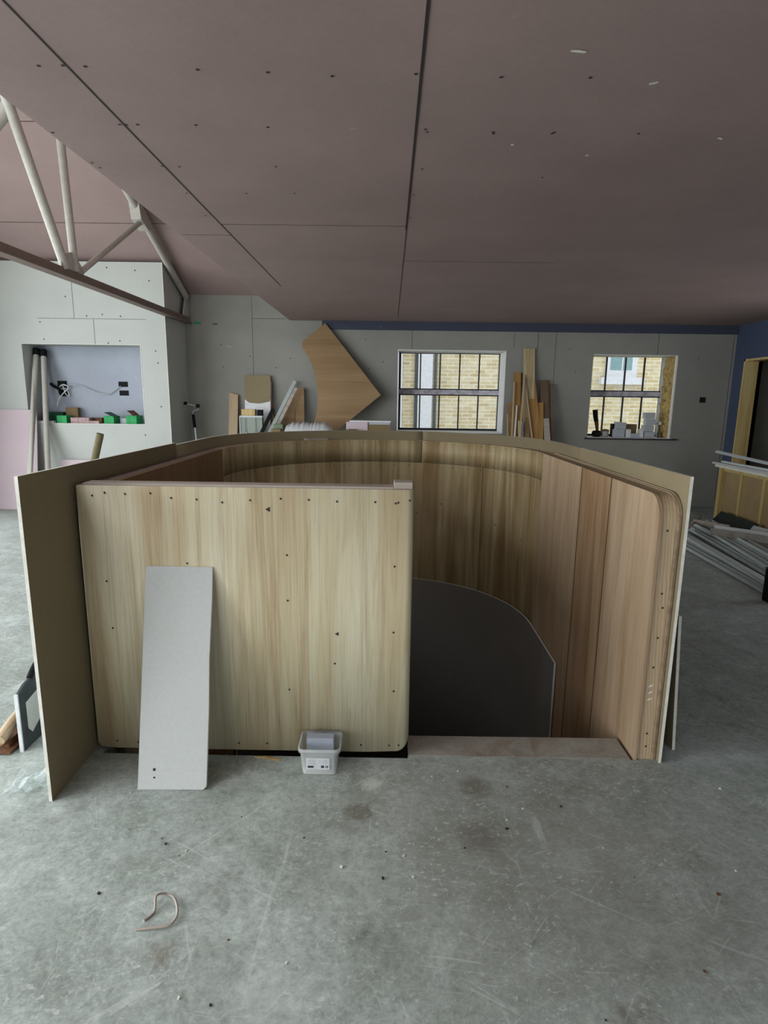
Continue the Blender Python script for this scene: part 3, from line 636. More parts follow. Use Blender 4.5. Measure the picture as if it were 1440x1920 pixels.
member('strut', (TX, 5.56, 2.58), (TX, 7.02, rz(7.02)-.03), .027); member('strut', (TX, 1.0, 2.56), (TX, 2.6, rz(2.6)), .044)
member('strut', (TX, .9, 2.56), (TX, -.5, rz(-.5)), .032)
member('brace', (TX-.02, 4.74, 3.56), (TX-.62, 4.74, 2.95), .05)
gp = MB(); gp.prism([(5.22, 2.50), (5.62, 2.50), (5.58, 2.62), (5.44, 2.72), (5.24, 2.66)], 'x', TX-.006, TX+.006); build('gusset_plate', gp, 'cream_paint', parent=TR)
gp = MB(); gp.prism([(6.80, rz(6.8)+.06), (6.86, rz(6.8)-.16), (7.06, rz(7.02)-.13), (7.16, rz(7.1)+.02)], 'x', TX-.055, TX+.055); build('gusset_plate', gp, 'cream_paint', parent=TR)
gp = MB(); gp.prism([(8.20, 2.56), (8.44, 2.56), (8.44, 2.84), (8.34, 2.84)], 'x', TX-.01, TX+.01); build('gusset_plate', gp, 'cream_paint', parent=TR)

# ================================================================== NICHE
YN = 8.06
for k, (x0, x1, z0, z1, lab) in enumerate(((-4.50, -4.37, 1.58, 1.67, 'upper left black socket hole in the recess'), (-4.48, -4.36, 1.465, 1.555, 'lower left black socket hole in the recess, behind the cables'),
        (-3.67, -3.545, 1.60, 1.67, 'upper right black socket hole in the recess'), (-3.665, -3.54, 1.485, 1.553, 'lower right black socket hole in the recess'))):
    tag(build('socket_box', MB().box(x0, x1, YN-.004, YN+.03, z0, z1, 0).box(x0+.008, x1-.008, YN-.008, YN-.003, z0+.01, z0+.018, 0), 'black_plastic'), lab, 'socket box')
def curve_pts(ctrl, n=10):
    P = [Vector(p) for p in ctrl]; out = []
    for i in range(len(P)-1):
        p0 = P[max(i-1, 0)]; p1 = P[i]; p2 = P[i+1]; p3 = P[min(i+2, len(P)-1)]
        for k in range(n):
            t = k/n; out.append(.5*((2*p1)+(p2-p0)*t+(2*p0-5*p1+4*p2-p3)*t*t+(-p0+3*p1-3*p2+p3)*t**3))
    out.append(P[-1]); return out
tag(build('cable', MB().tube(curve_pts([(-4.42, YN-.01, 1.60), (-4.3, YN-.04, 1.615), (-4.15, YN-.03, 1.60), (-3.95, YN-.03, 1.52), (-3.8, YN-.03, 1.505), (-3.68, YN-.02, 1.58), (-3.64, YN-.005, 1.61)]), .006, 6), 'grey_card'), 'grey cable sagging between the socket holes', 'cable')
tag(build('cable', MB().tube(curve_pts([(-4.46, YN-.02, 1.60), (-4.38, YN-.07, 1.62), (-4.33, YN-.05, 1.58), (-4.40, YN-.07, 1.50), (-4.47, YN-.06, 1.42), (-4.50, YN-.05, 1.33)]), .008, 6).tube(curve_pts([(-4.48, YN-.02, 1.58), (-4.40, YN-.06, 1.60), (-4.37, YN-.06, 1.50), (-4.33, YN-.05, 1.47), (-4.35, YN-.05, 1.56)]), .006, 6), 'white_plastic'), 'white cables hanging out of the left socket holes', 'cable')
tag(build('cable_clip', MB().tube(curve_pts([(-4.57, YN-.04, 1.63), (-4.53, YN-.05, 1.60), (-4.47, YN-.03, 1.56), (-4.44, YN-.06, 1.50)]), .02, 8), 'black_plastic'), 'black cable end beside the left socket holes', 'cable')
def openbox(name, x, y, w_, d_, h_, mats, label, cat='box', flap=None, ang=0, z=NZ0, group=None):
    Mx = Matrix.Translation((x, y, z)) @ Matrix.Rotation(ang, 4, 'Z')
    t = thing(name, (x, y, z), label, cat, group, Mx)
    body = MB().box(-w_/2, w_/2, -d_/2, d_/2, 0, h_, 0)
    build('body', body, mats[0], parent=t, bevel=.002)
    if flap:
        fl = MB(); Mf = Matrix.Translation((0, d_/2*0-.0, h_)) @ Matrix.Rotation(flap, 4, 'Y'); fl.box(-w_*.55, w_*.5, -d_/2, d_/2, .015, .021, 0, Mf)
        build('lid_flap', fl, mats[1], parent=t)
    return t
openbox('carton', -3.70, 7.86, .13, .18, .10, ['green_card', 'dark_green_card'], 'small bright green carton with an open lid on the recess shelf, left of the pair', flap=.45)
openbox('carton', -3.40, 7.86, .14, .2, .11, ['green_card', 'rust_brown'], 'bright green carton with a raised brown flap at the right end of the recess shelf', flap=.7)
openbox('carton', -4.31, 7.82, .13, .16, .10, ['green_card', 'green_card'], 'plain green carton on the recess shelf under the white cables')
openbox('carton', -4.50, 7.95, .26, .12, .14, ['dark_green_card', 'black_plastic'], 'long dark green carton at the left of the recess shelf')
openbox('carton', -4.28, 7.98, .15, .10, .20, ['brown_card', 'brown_card'], 'brown cardboard carton at the back of the recess shelf', ang=.2)
openbox('packet', -4.09, 7.84, .24, .14, .075, ['pink_pack', 'pink_pack'], 'white and red patterned packet on the recess shelf', 'packet', ang=.05)
openbox('packet', -3.92, 7.94, .16, .12, .07, ['rust_brown', 'rust_brown'], 'dark brownish packet just right of the red patterned one', 'packet', ang=-.1)
openbox('packet', -3.90, 7.79, .14, .06, .035, ['pink_pack', 'pink_pack'], 'low pale pink packet at the front of the recess shelf', 'packet')
openbox('packet', -3.63+.08, 7.92, .08, .12, .07, ['grey_card', 'grey_card'], 'small grey box between the two open green cartons', 'box')
tag(build('paper_sheet', MB().box(-4.66, -4.40, 7.705, 7.76, NZ0, NZ0+.03), 'white_plastic'), 'flat white packet at the left front of the recess shelf', 'packet')
# tubes leaning into the recess
def pole(top, foot, r, label, cap=True, mat='cream_paint', name='plastic_pole', cat='pole', grp=None):
    T, Fv = Vector(top), Vector(foot); t = thing(name, foot, label, cat, grp)
    build('tube', MB().tube([Fv, T], r, 12), mat, parent=t)
    if cap: d = (T-Fv).normalized(); build('end_cap', MB().tube([T-d*.06, T+d*.035], r*1.25, 12), 'black_plastic', parent=t)
    return t
pole((-4.735+.065, 7.93, 2.045), (-4.49, 7.10, 0.02), .033, 'leftmost tall grey plastic tube with a black cap leaning into the recess')
pole((-4.655+.06, 7.96, 2.03), (-4.27, 7.20, 0.02), .033, 'right-hand tall grey plastic tube with a black cap leaning into the recess')
pole((-4.665, 7.83, 1.82), (-4.39, 6.98, 0.015), .020, 'thin short grey tube between the two tall capped tubes', False)
# pink sheets standing in front of the projecting wall
M_ = lean(-5.39, 7.5, 0, 1.30, .19)
tag(build('pink_plasterboard_sheet', MB().box(0, .80, -.0125, 0, 0, 1.3, 0), 'light_pink_plasterboard', mat=M_), 'pale pink plasterboard sheet leaning on the wall left of the recess', 'plasterboard')
M_ = lean(-4.30, 7.50, 0, .68, .14)
tag(build('pink_plasterboard_offcut', MB().box(0, .42, -.0125, 0, 0, .66, 0), 'light_pink_plasterboard', mat=M_), 'short pink plasterboard offcut leaning below the recess', 'plasterboard')
# cardboard tube standing in a bucket behind the left sheet
tag(build('cardboard_tube', MB().tube([(-2.76, 4.9, .02), (-2.415, 4.9, 1.175)], .03, 14), 'olive_tube'), 'brown cardboard tube sticking up behind the left plasterboard sheet', 'tube')
bk = thing('builders_bucket', (-2.66, 4.9, 0), 'black bucket holding the cardboard tube', 'bucket')
build('body', MB().lathe([(.0, .003), (.125, .003), (.165, .30), (.172, .30), (.172, .285)], -2.68, 4.9, 24), 'black_plastic', parent=bk)
build('handle', MB().tube([(-2.68+.168*math.cos(a), 4.9-.03, .28-.12*math.sin(a)) for a in [PI*i/12 for i in range(13)]], .004, 6), 'steel', parent=bk)

# ================================================================== ALONG THE BACK WALL
def fx(x, z, Y): return x*Y/8.3, 1.5+(z-1.5)*Y/8.3
# big ply offcut with a quarter circle cut away
pl = [(-.891, 2.489), (-.123, 1.537), (-2.0, .0), (-2.16, .17)]
pl += [(-2.2+1.2*math.cos(a), 1.5+1.2*math.sin(a)) for a in [math.radians(d) for d in range(-80, 40, 6)]]+[(-1.207, 2.247)]
pz = [fx(x, z, 7.95+.175*max(z, 0)) for x, z in pl]; kk = math.sqrt(1+.175**2)
pz = [(x, max(z, 0)*kk) for x, z in pz]
tag(build('plywood_offcut', MB().prism(pz, 'y', -.012, 0, 1, None, (0, 0)), ['sheet_plywood', 'ply_edge'], mat=lean(0, 7.96, 0, kk, .175)), 'large plywood offcut with a curved cut-away, tilted on its corner against the back wall', 'plywood')
def plank(xt, zt, xb, w_, t_, mat, label, yf, layer=0, cat='timber', name='timber_board', zb=1.0, topcut=0, sec=None, yt=None):
    yt = yt if yt is not None else 8.44-.034*layer
    Yt, Yb = yt, yf+(yt-yf)*zb/zt
    sl = (xt-xb)/(zt-zb); xf = xt-zt*sl; L = zt/math.cos(math.atan(sl))
    h_ = math.sqrt(L*L+(yt-yf)**2)
    pts = [(-w_/2, 0), (w_/2, 0), (w_/2, h_-topcut), (-w_/2, h_)]
    return tag(build(name, MB().prism(pts, 'y', -t_, 0, 0), mat, mat=lean(xf, yf, .001, h_, yt-yf, 0, math.atan(sl)), bevel=.0015), label, cat)
plank(-2.205, 1.54, -2.205, .125, .03, 'pine', 'pine board with slanting grain leaning in the back left corner', 8.12, topcut=.03)
# torn plasterboard: brown paper above, white core below
tp = thing('torn_plasterboard', (0, 0, 0), 'plasterboard offcut with torn brown paper over its top part, at the back left', 'plasterboard', None, lean(-2.035, 8.17, 0, 1.8, .24))
build('core', MB().box(0, .36, -.012, 0, 0, 1.47), 'white_paint', parent=tp)
build('paper_face', MB().prism([(-.005, 1.47), (.06, 1.42), (.20, 1.41), (.35, 1.44), (.37, 1.60), (.355, 1.80), (.2, 1.805), (-.005, 1.80)], 'y', -.016, .0), 'brown_backing_paper', parent=tp)
build('edge_strip', MB().box(.36, .375, -.016, .0, .0, 1.72), 'dark_timber', parent=tp)
plank(-1.70, 1.50, -1.63, .05, .02, 'orange_timber', 'thin reddish strip right of the torn plasterboard', 8.18)
ik = thing('insulation_pack', (-1.87, 8.08, 0), 'tall green pack wrapped in clear film with dark zigzag lines, at the back left', 'pack')
build('core', MB().box(-2.02, -1.735, 8.03, 8.14, 0, 1.215), 'insulation_green', parent=ik)
zz = MB()
for x in (-1.955, -1.815):
    for z in (1.05, .6, .2): zz.tube([(x, 8.022, z+.16), (x, 8.022, z), (x-.045, 8.022, z-.07)], .007, 6); zz.tube([(x, 8.022, z), (x+.045, 8.022, z-.07)], .007, 6)
build('printed_lines', zz, 'black_plastic', parent=ik)['kind'] = 'stuff'
build('film', MB().box(-2.03, -1.725, 8.012, 8.015, .0, 1.235), 'thin_film', parent=ik)
build('film_fold', MB().box(-2.035, -2.025, 8.004, 8.03, 0, 1.235).box(-2.03, -1.725, 8.004, 8.15, 1.217, 1.24), 'bundle_film', parent=ik)
tag(build('carton', MB().box(-2.01, -1.825, 8.03, 8.13, 1.241, 1.325), 'new_pine', bevel=.003), 'small yellow carton on top of the green wrapped pack', 'box')
tag(build('black_block', MB().box(-1.80, -1.73, 8.03, 8.12, 1.241, 1.32), 'black_plastic', bevel=.003), 'small black block beside the yellow carton', 'box')
# two angle trims crossing, and ply strips
def bar(name, a, b, w_, t_, mat, label, cat):
    A, B = Vector(a), Vector(b); d = (B-A).normalized(); s_ = d.cross(Vector((0, 1, 0))).normalized(); n_ = s_.cross(d)
    Mx = Matrix((s_, n_, d)).transposed().to_4x4(); Mx.translation = A; L = (B-A).length
    return tag(build(name, MB().box(-w_/2, w_/2, -t_/2, t_/2, 0, L), mat, mat=Mx), label, cat)
bar('metal_trim', (-2.10, 7.70, .01), (-1.330, 8.38, 1.715), .05, .02, 'steel_dull', 'grey metal trim slanting against the back wall, uppermost of the slanting pair', 'trim')
bar('timber_strip', (-2.03, 7.64, .01), (-1.296, 8.26, 1.62), .045, .02, 'grey_timber', 'pale timber strip slanting just under the grey metal trim', 'timber')
bar('black_tool', (-1.775, 7.60, .80), (-1.53, 7.80, 1.34), .045, .03, 'black_plastic', 'black handle lying along the slanting strips', 'tool handle')
plank(-1.266, 1.62, -1.25, .125, .018, 'sheet_plywood', 'narrow plywood strip leaning left of the big curved offcut', 8.05, cat='plywood', name='plywood_strip', yt=8.40)
plank(-1.41, 1.50, -1.42, .16, .018, 'sheet_plywood', 'brown plywood strip behind the slanting trims', 8.17, cat='plywood', name='plywood_strip', yt=8.44)
# trestle table hidden behind the enclosure, carrying a bundle and boards
tt = thing('site_table', (-.7, 7.6, 0), 'rough timber table behind the stair enclosure, its top just hidden', 'table')
build('table_top', MB().box(-1.55, .1, 7.25, 7.78, .955, .99), 'grey_timber', parent=tt)
for x in (-1.5, .02):
    for y in (7.29, 7.70): build('leg', MB().box(x, x+.045, y, y+.045, 0, .955), 'grey_timber', parent=tt)
bd = thing('wrapped_bundle', (-1.0, 7.5, .99), 'bundle in crinkled clear plastic film behind the top of the enclosure', 'bundle')
def pillow(x0, x1, y0, y1, z0, z1, mat, parent, name, seedv, amp, nx=48, ny=10):
    rnd = random.Random(seedv); mb = MB(); vs = []; fs = []
    ph = [rnd.uniform(-1, 1) for _ in range(nx+1)]
    for i in range(nx+1):
        u = i/nx; ex = (1-abs(2*u-1)**5)**.4
        for j in range(ny+1):
            v = j/ny; a = PI*v
            y = (y0+y1)/2-(y1-y0)/2*math.cos(a)*(.6+.4*ex)
            z = z0+(z1-z0)*max(0, math.sin(a))**.45*max(ex, .03)+amp*ph[i]*math.sin(a)*ex
            vs.append((x0+(x1-x0)*u, y, z))
    for i in range(nx):
        for j in range(ny): q = i*(ny+1)+j; fs.append((q, q+1, q+ny+2, q+ny+1))
    mb.add(vs, fs, 0, None, True); return build(name, mb, mat, parent=parent)
pillow(-1.28, -.86, 7.42, 7.64, .992, 1.145, 'brown_card', bd, 'contents', 3, .004)
pillow(-1.34, -.70, 7.36, 7.70, .991, 1.185, 'bundle_film', bd, 'film', 5, .014)
tag(build('carton', MB().box(-1.48, -1.36, 7.36, 7.5, .991, 1.10), 'brown_card', bevel=.003), 'small tan carton left of the film-wrapped bundle', 'box')
tag(build('green_cloth', MB().box(-1.50, -1.37, 7.60, 7.76, .991, 1.15), 'insulation_green', bevel=.01), 'dark green packet behind the tan carton', 'packet')
pk = thing('pink_board_stack', (-.3, 7.5, .99), 'small stack of pink and white board offcuts left of the first window', 'plasterboard')
build('pink_board', MB().box(-.54, -.27, 7.40, 7.6, .991, 1.20), 'light_pink_plasterboard', parent=pk)
build('white_board', MB().box(-.50, .02, 7.42, 7.62, 1.201, 1.216), 'white_paint', parent=pk)
build('brown_board', MB().box(-.26, .01, 7.41, 7.6, .991, 1.17), 'brown_card', parent=pk)
build('grey_board', MB().box(-.26, .01, 7.415, 7.6, 1.171, 1.20), 'grey_card', parent=pk)
tag(build('sand_bag', loft([(rrect(-.50, 7.33, .17, .05, .03), .991), (rrect(-.50, 7.33, .18, .055, .04), 1.04), (rrect(-.48, 7.33, .12, .04, .03), 1.09), (rrect(-.46, 7.33, .04, .02, .012), 1.115)]), 'olive_tube'), 'olive lump in front of the pink board stack', 'bag')
# paint roller pole in the corner
rp = thing('roller_pole', (-2.58, 8.0, 0), 'paint roller frame on a long pole standing in the back left corner', 'paint roller')
build('pole', MB().tube([(-2.575, 7.967, .01), (-2.70, 8.17, 1.08)], .011, 10), 'steel', parent=rp)
build('grip', MB().tube([(-2.70, 8.17, 1.06), (-2.725, 8.20, 1.24)], .021, 10), 'black_plastic', parent=rp)
build('frame', MB().tube(curve_pts([(-2.725, 8.2, 1.23), (-2.72, 8.2, 1.285), (-2.65, 8.2, 1.31), (-2.65, 8.2, 1.345)]), .008, 8).tube([(-2.83, 8.2, 1.39), (-2.66, 8.2, 1.355)], .009, 8), 'grey_card', parent=rp)
build('end_knob', MB().lathe([(0, -.02), (.024, -.018), (.026, .02), (0, .024)], 0, 0, 12, 0, Matrix.Translation((-2.82, 8.2, 1.39))), 'black_plastic', parent=rp)
build('end_knob', MB().lathe([(0, -.025), (.026, -.02), (.028, .024), (0, .028)], 0, 0, 12, 0, Matrix.Translation((-2.655, 8.2, 1.355))), 'black_plastic', parent=rp)
tag(build('green_tape_tag', MB().box(-2.73, -2.64, 8.443, 8.449, 2.475, 2.505), 'green_card'), 'small green tape tag on the wall by the back left corner', 'tape')
tag(build('dark_tape_tag', MB().box(-2.47, -2.41, 8.443, 8.449, 2.468, 2.486), 'dark_grey_plastic'), 'small dark tape tag right of the green one', 'tape')
# timber lengths right of the first window
for a in ((1.93, 2.20, 1.96, .155, .03, 'olive_plywood', 'tallest olive brown board in the timber leaning between the windows', 8.200, 0),
          (1.785, 1.87, 1.80, .10, .025, 'orange_timber', 'reddish board leaning left of the tallest board', 8.200, 0),
          (1.955, 1.78, 2.055, .15, .03, 'orange_timber', 'broad orange plank slanting in front of the tallest board', 8.145, 1),
          (1.70, 1.46, 1.735, .09, .02, 'sheet_plywood', 'short brown board nearest the first window', 8.145, 1),
          (2.165, 1.77, 2.20, .12, .03, 'dark_timber', 'broad dark board at the right of the leaning timber', 8.200, 0),
          (2.115, 1.46, 2.12, .08, .03, 'orange_timber', 'short brown offcut in front of the dark board', 8.090, 2),
          (2.20, 1.24, 2.215, .08, .03, 'grey_timber', 'shortest greyish offcut at the right end of the leaning timber', 8.035, 3),
          (2.265, 1.72, 2.30, .035, .03, 'dark_timber', 'thin dark batten at the far right of the leaning timber', 8.145, 1)):
    plank(*a)
for a in ((1.869, 1.84, 1.995, .018, .018, 'pine', 'thin pale batten slanting across the orange plank', 8.090, 2),
          (1.86, 1.80, 1.82, .022, .018, 'pine', 'thin pale batten bending left beside the orange plank', 8.035, 3),
          (1.735, 1.74, 1.715, .018, .018, 'pine', 'thin brownish batten in front of the reddish board', 8.090, 2),
          (1.78, 1.42, 1.755, .020, .015, 'white_paint', 'bright thin batten in front of the reddish board', 8.035, 3),
          (1.665, 1.30, 1.672, .014, .015, 'new_pine', 'thin pale batten nearest the first window', 8.090, 2),
          (1.84, 1.205, 1.845, .075, .012, 'grey_card', 'short grey panel with a pale frame among the battens', 7.980, 4),
          (1.81, 1.215, 1.815, .02, .018, 'new_pine', 'pale upright edge of the short framed panel', 7.925, 5),
          (1.94, 1.30, 1.93, .07, .02, 'sheet_plywood', 'small brown offcut behind the slanting pale batten', 8.035, 3)):
    plank(*a, name='timber_batten')
tag(build('socket_box', MB().box(4.38, 4.46, 8.444, 8.46, 1.495, 1.57), 'black_plastic'), 'small black socket hole in the wall right of the second window', 'socket box')

# window sill things in window 2
SZ = W2[2]+.0015
br = thing('hand_brush', (3.03, 8.62, SZ), 'dark hand brush standing on its bristles at the left of the sill', 'brush')
build('bristles', MB().box(2.96, 3.09, 8.575, 8.66, SZ, SZ+.09), 'black_plastic', parent=br, bevel=.03)
build('ferrule', MB().tube([(3.035, 8.62, SZ+.08), (3.01, 8.62, SZ+.23)], .020, 10, r1=.03), 'rust_brown', parent=br)
build('handle', MB().tube([(3.01, 8.62, SZ+.22), (2.995, 8.62, SZ+.28), (2.98, 8.62, SZ+.385)], .03, 10, r1=.036), 'black_plastic', parent=br)
mg = thing('paint_pot', (3.155, 8.64, SZ), 'small cream paint pot with a dark lid on the sill beside the brush', 'pot')
build('body', MB().lathe([(0, .001), (.05, .001), (.055, .08), (.0, .081)], 3.155, 8.64, 20, 0, Matrix.Translation((0, 0, SZ))), 'cream_paint', parent=mg)
build('lid', MB().lathe([(.056, .081), (.058, .10), (.0, .115)], 3.155, 8.64, 20, 0, Matrix.Translation((0, 0, SZ))), 'dark_timber', parent=mg)
def sbox(x, z, w_, h_, mat, label, ang=0, y=8.6, d_=.10):
    Mx = Matrix.Translation((x, y, z)) @ Matrix.Rotation(ang, 4, 'Y')
    return tag(build('small_box', MB().box(-w_/2, w_/2, -d_/2, d_/2, 0, h_), mat, mat=Mx, bevel=.003), label, 'box')
sbox(3.33, SZ, .155, .115, 'grey_card', 'lower grey box of the leaning pair on the sill')
sbox(3.345, SZ+.117, .145, .10, 'grey_card', 'upper grey box of the leaning pair on the sill', .08)
sbox(3.265, SZ, .03, .19, 'black_plastic', 'narrow black box left of the grey pair on the sill', 0, 8.66)
sbox(3.545, SZ, .145, .185, 'brown_card', 'brown open box standing behind small boxes on the sill', 0, 8.70)
sbox(3.465, SZ, .065, .115, 'white_plastic', 'small white box in front of the brown box')
sbox(3.565, SZ, .13, .055, 'grey_card', 'low grey box in front of the brown box')
for k, (lb_, dx) in enumerate((('bottom', .004), ('second from bottom', -.012), ('third from bottom', .010), ('top', -.010))):
    sbox(3.765+dx, SZ+k*.0905, .145, .086, 'grey_card', 'grey box at the %s of the tallest stack on the sill' % lb_)
sbox(3.655, SZ, .05, .12, 'white_plastic', 'white box left of the tallest stack on the sill')
fg = thing('foam_gun', (3.94, 8.62, SZ), 'dark tool with a pale round top at the right of the sill', 'tool')
build('body', MB().tube([(3.945, 8.62, SZ), (3.945, 8.62, SZ+.07)], .035, 12).tube([(3.94, 8.62, SZ+.07), (3.925, 8.62, SZ+.18)], .014, 10), 'dark_timber', parent=fg)
build('round_top', MB().lathe([(0, -.028), (.03, -.022), (.042, 0), (.03, .022), (0, .028)], 0, 0, 16, 0, Matrix.Translation((3.925, 8.62, SZ+.205))), 'white_plastic', parent=fg)

# ================================================================== RIGHT SIDE
sw = thing('stud_partition', (4.15, 6.2, 0), 'low timber stud partition with insulation boards between its studs, at the right edge', 'partition')
build('end_stud', MB().box(4.07, 4.17, 7.13, 7.2, .0, .715), 'new_pine', parent=sw, bevel=.002)
for y in (6.78, 6.36, 5.94, 5.52, 5.10, 4.72): build('stud', MB().box(4.10, 4.17, y-.022, y+.022, .045, .68), 'new_pine', parent=sw)
build('bottom_plate', MB().box(4.09, 4.18, 4.70, 7.13, 0, .045), 'new_pine', parent=sw); build('top_plate', MB().box(4.09, 4.18, 4.70, 7.13, .68, .715), 'new_pine', parent=sw)
for y0, y1 in ((6.80, 7.13), (6.385, 6.758), (5.965, 6.338), (5.545, 5.918), (5.125, 5.498), (4.745, 5.078)): build('insulation_infill', MB().box(4.125, 4.165, y0, y1, .045, .68), 'insulation_board', parent=sw)
def stud(x, y, z, L, yaw, roll, label, mat='steel', w_=.07, pitch=0, nm='metal_stud', grp='galvanised studs heaped on the floor at the right'):
    mb = MB(); t_ = .003; f_ = .034
    mb.box(-w_/2, w_/2, 0, L, 0, t_); mb.box(-w_/2, -w_/2+t_, 0, L, 0, f_); mb.box(w_/2-t_, w_/2, 0, L, 0, f_)
    mb.box(-w_/2, -w_/2+.008, 0, L, f_-t_, f_); mb.box(w_/2-.008, w_/2, 0, L, f_-t_, f_)
    Mx = Matrix.Translation((x, y, z)) @ Matrix.Rotation(yaw, 4, 'Z') @ Matrix.Rotation(pitch, 4, 'X') @ Matrix.Rotation(roll, 4, 'Y')
    return tag(build(nm, mb, mat, mat=Mx), label, 'metal stud', grp)
HL = 'galvanised metal stud lying in the tangled heap on the floor at the right'
for ns, (x, y, z, L, yaw, roll, pit) in enumerate(((3.02, 4.05, .003, 2.3, -.055, 0, 0), (3.10, 4.0, .003, 2.4, -.06, 0, 0), (3.20, 4.1, .003, 2.6, -.09, 0, 0), (3.30, 4.0, .003, 2.7, -.07, 0, 0),
        (3.42, 4.1, .003, 2.7, -.06, 0, 0), (3.52, 4.2, .003, 2.7, -.08, 0, 0), (3.62, 4.3, .003, 2.5, -.05, 0, 0), (3.06, 4.1, .040, 2.3, -.10, .0, 0), (3.16, 3.9, .040, 2.7, -.13, 0, 0),
        (3.28, 4.0, .040, 2.8, -.11, 0, 0), (3.42, 4.0, .040, 2.9, -.09, 0, 0), (3.55, 4.2, .040, 2.6, -.10, 0, 0), (3.22, 4.2, .078, 2.5, -.17, 0, 0), (3.34, 4.1, .078, 2.8, -.14, 0, 0),
        (3.50, 4.3, .078, 2.5, -.05, 0, 0), (3.36, 4.2, .116, 2.6, -.16, 0, 0), (3.66, 4.4, .040, 2.3, .02, 0, 0), (3.74, 4.5, .003, 2.3, -.03, 0, 0))):
    if ns % 3 == 1: roll = PI; z += .0345
    stud(x, y, z, L, yaw, roll, HL, random.choice(['steel', 'steel', 'steel_dull']), pitch=pit)
bar('timber_strip', (3.13, 6.05, .155), (3.82, 7.02, .13), .03, .012, 'grey_timber', 'thin grey strip lying across the far end of the metal heap', 'timber')
bar('timber_strip', (3.52, 6.62, .155), (3.74, 6.28, .16), .05, .02, 'grey_timber', 'short brownish strip poking out beyond the metal heap', 'timber')
bar('plasterboard_strip', (3.44, 6.10, .155), (3.80, 5.60, .175), .07, .0125, 'dusty_board', 'dusty pinkish board strip lying on the metal heap', 'plasterboard')
bar('plasterboard_strip', (3.60, 6.32, .155), (3.94, 5.80, .18), .045, .012, 'white_paint', 'narrow white board strip beside the partition', 'plasterboard')
bm_ = MB().prism([(0, 0), (.80, 0), (.78, .235), (.06, .25)], 'y', -.012, 0)
M_ = Matrix.Translation((3.90, 7.04, .002)) @ Matrix.Rotation(-PI/2, 4, 'Z') @ Matrix.Rotation(-.62, 4, 'X')
tag(build('black_membrane', bm_, 'black_membrane', mat=M_), 'dark membrane sheet slumped at the foot of the stud partition', 'membrane')
M_ = Matrix.Translation((3.86, 6.24, .002)) @ Matrix.Rotation(-PI/2, 4, 'Z') @ Matrix.Rotation(-.5, 4, 'X')
tag(build('plasterboard_offcut', MB().prism([(0, 0), (.6, 0), (.6, .25), (.03, .22)], 'y', -.012, 0), 'card_grey', mat=M_), 'pale square offcut leaning at the foot of the stud partition beside the dark membrane', 'plasterboard')
# lengths lying on top of the partition
for x, z, y0, y1, w_, h_, mt, lb_ in ((4.12, .717, 4.9, 7.30, .10, .03, 'gypsum_edge', 'pale board strip lying directly on the stud partition'), (4.09, .75, 5.0, 7.36, .06, .022, 'card_grey', 'grey board strip second up on the stud partition'),
        (4.14, .774, 5.0, 7.26, .04, .02, 'steel', 'metal trim in the middle of the pile on the stud partition')):
    tag(build('board_strip', MB().box(x-w_/2, x+w_/2, y0, y1, z, z+h_), mt), lb_, 'trim')
bar('metal_trim', (4.12, 7.22, .80), (4.12, 5.2, .80), .05, .012, 'steel_dull', 'flat dull trim near the top of the pile on the stud partition', 'trim')
bar('metal_trim', (4.08, 7.33, .90), (4.13, 5.2, .815), .03, .02, 'steel', 'bright trim at the very top of the pile on the stud partition', 'trim')
cr = thing('black_upright', (2.94, 4.32, 0), 'black upright block cut off by the right edge of the photo, beside the metal heap', 'block')
build('body', MB().box(2.915, 2.968, 4.28, 4.36, .0, .25), 'black_plastic', parent=cr, bevel=.004)
build('cap', MB().box(2.911, 2.972, 4.276, 4.364, .251, .262), 'dark_grey_plastic', parent=cr, bevel=.002)

# ================================================================== LEFT FOREGROUND BITS
kc = thing('grey_panel_case', (-1.54, 2.5, 0), 'dark grey flat case with a pale label standing behind the left plasterboard sheet', 'case')
build('body', MB().prism([(2.240, .0), (2.240, .262), (2.285, .285), (2.40, .305), (2.85, .305), (2.85, 0)], 'x', -1.548, -1.533), 'dark_grey_plastic', parent=kc, bevel=.003)
build('edge_trim', MB().box(-1.551, -1.536, 2.232, 2.239, 0, .262), 'white_plastic', parent=kc)
build('label_sticker', MB().prism([(2.275, .085), (2.30, .055), (2.42, .12), (2.42, .235), (2.275, .205)], 'x', -1.5325, -1.531), 'card_grey', parent=kc)
build('handle', MB().tube(curve_pts([(-1.541, 2.33, .29), (-1.54, 2.38, .33), (-1.54, 2.50, .38), (-1.54, 2.62, .30)]), .013, 8), 'black_plastic', parent=kc)
wt = thing('wooden_float', (-1.62, 2.3, 0), 'old wooden float with a rounded pale handle on the floor at the left edge', 'hand tool')
build('handle', MB().tube(curve_pts([(-1.627, 2.225, .058), (-1.625, 2.235, .062), (-1.612, 2.29, .10), (-1.602, 2.36, .125), (-1.602, 2.45, .14)]), .024, 14), 'pine', parent=wt, bevel=.006)
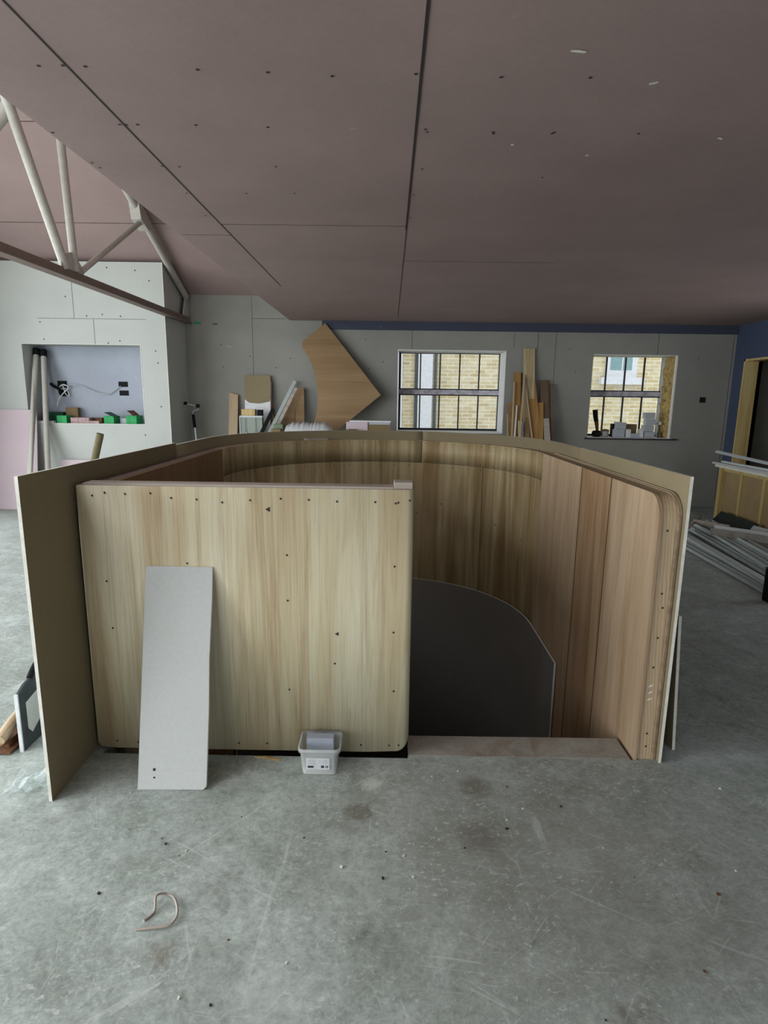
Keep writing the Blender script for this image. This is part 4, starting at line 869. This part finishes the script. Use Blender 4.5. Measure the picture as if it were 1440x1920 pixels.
build('blade', MB().box(-1.72, -1.575, 2.205, 2.55, .006, .016), 'rust_brown', parent=wt)
build('bracket', MB().box(-1.632, -1.60, 2.24, 2.42, .016, .045), 'rust_brown', parent=wt)
rg = random.Random(4); mb = MB(); vs = []; fs = []
for i in range(9):
    for j in range(7): vs.append((-1.44+.13*i/8+rg.uniform(-.008, .008), 1.95+.13*j/6+.3*0+rg.uniform(-.008, .008)+.03*i/8, .004+abs(rg.gauss(0, .018))+(.03 if i > 5 and j > 3 else 0)))
for i in range(8):
    for j in range(6): a = i*7+j; fs.append((a, a+1, a+8, a+7))
mb.add(vs, fs, 0, None, False); tag(build('plastic_film_scrap', mb, 'clear_film'), 'crumpled scrap of clear plastic film on the floor at the left', 'plastic film')
# floor litter
tag(build('packing_strip', MB().tube(curve_pts([(-.70, 1.40, .004), (-.655, 1.405, .006), (-.61, 1.415, .006), (-.60, 1.45, .008), (-.625, 1.50, .008), (-.655, 1.52, .006), (-.68, 1.50, .02), (-.672, 1.46, .004), (-.69, 1.43, .004)], 8), .0035, 6), 'grey_timber'), 'curled packing strip lying on the concrete in the foreground', 'strip')
tag(build('wood_splinter', MB().prism([(-.55, 2.222), (-.50, 2.228), (-.43, 2.205), (-.44, 2.198), (-.50, 2.215)], 'z', .001, .006), 'new_pine'), 'wood splinter on the floor below the plywood front', 'splinter')
chips = MB(); rc = random.Random(11)
for _ in range(70):
    x = rc.uniform(-1.1, 2.0); y = rc.choice([rc.uniform(.95, 2.0), rc.uniform(1.6, 2.2)]); s_ = rc.uniform(.002, .006); mi = rc.choice([0, 0, 1, 2])
    a = rc.uniform(0, 6)
    chips.prism([(x+s_*math.cos(a+k*1.5)*rc.uniform(.6, 1.3), y+s_*math.sin(a+k*1.5)*rc.uniform(.6, 1.3)) for k in range(4)], 'z', .0005, .0005+s_*.6, mi)
tag(build('plaster_crumbs', chips, ['gypsum_edge', 'screw_dark', 'rust_brown']), 'tiny pale and dark crumbs scattered over the concrete floor', 'debris', kind='stuff')

for o in bpy.data.objects:
    if '_world' in o: del o['_world']
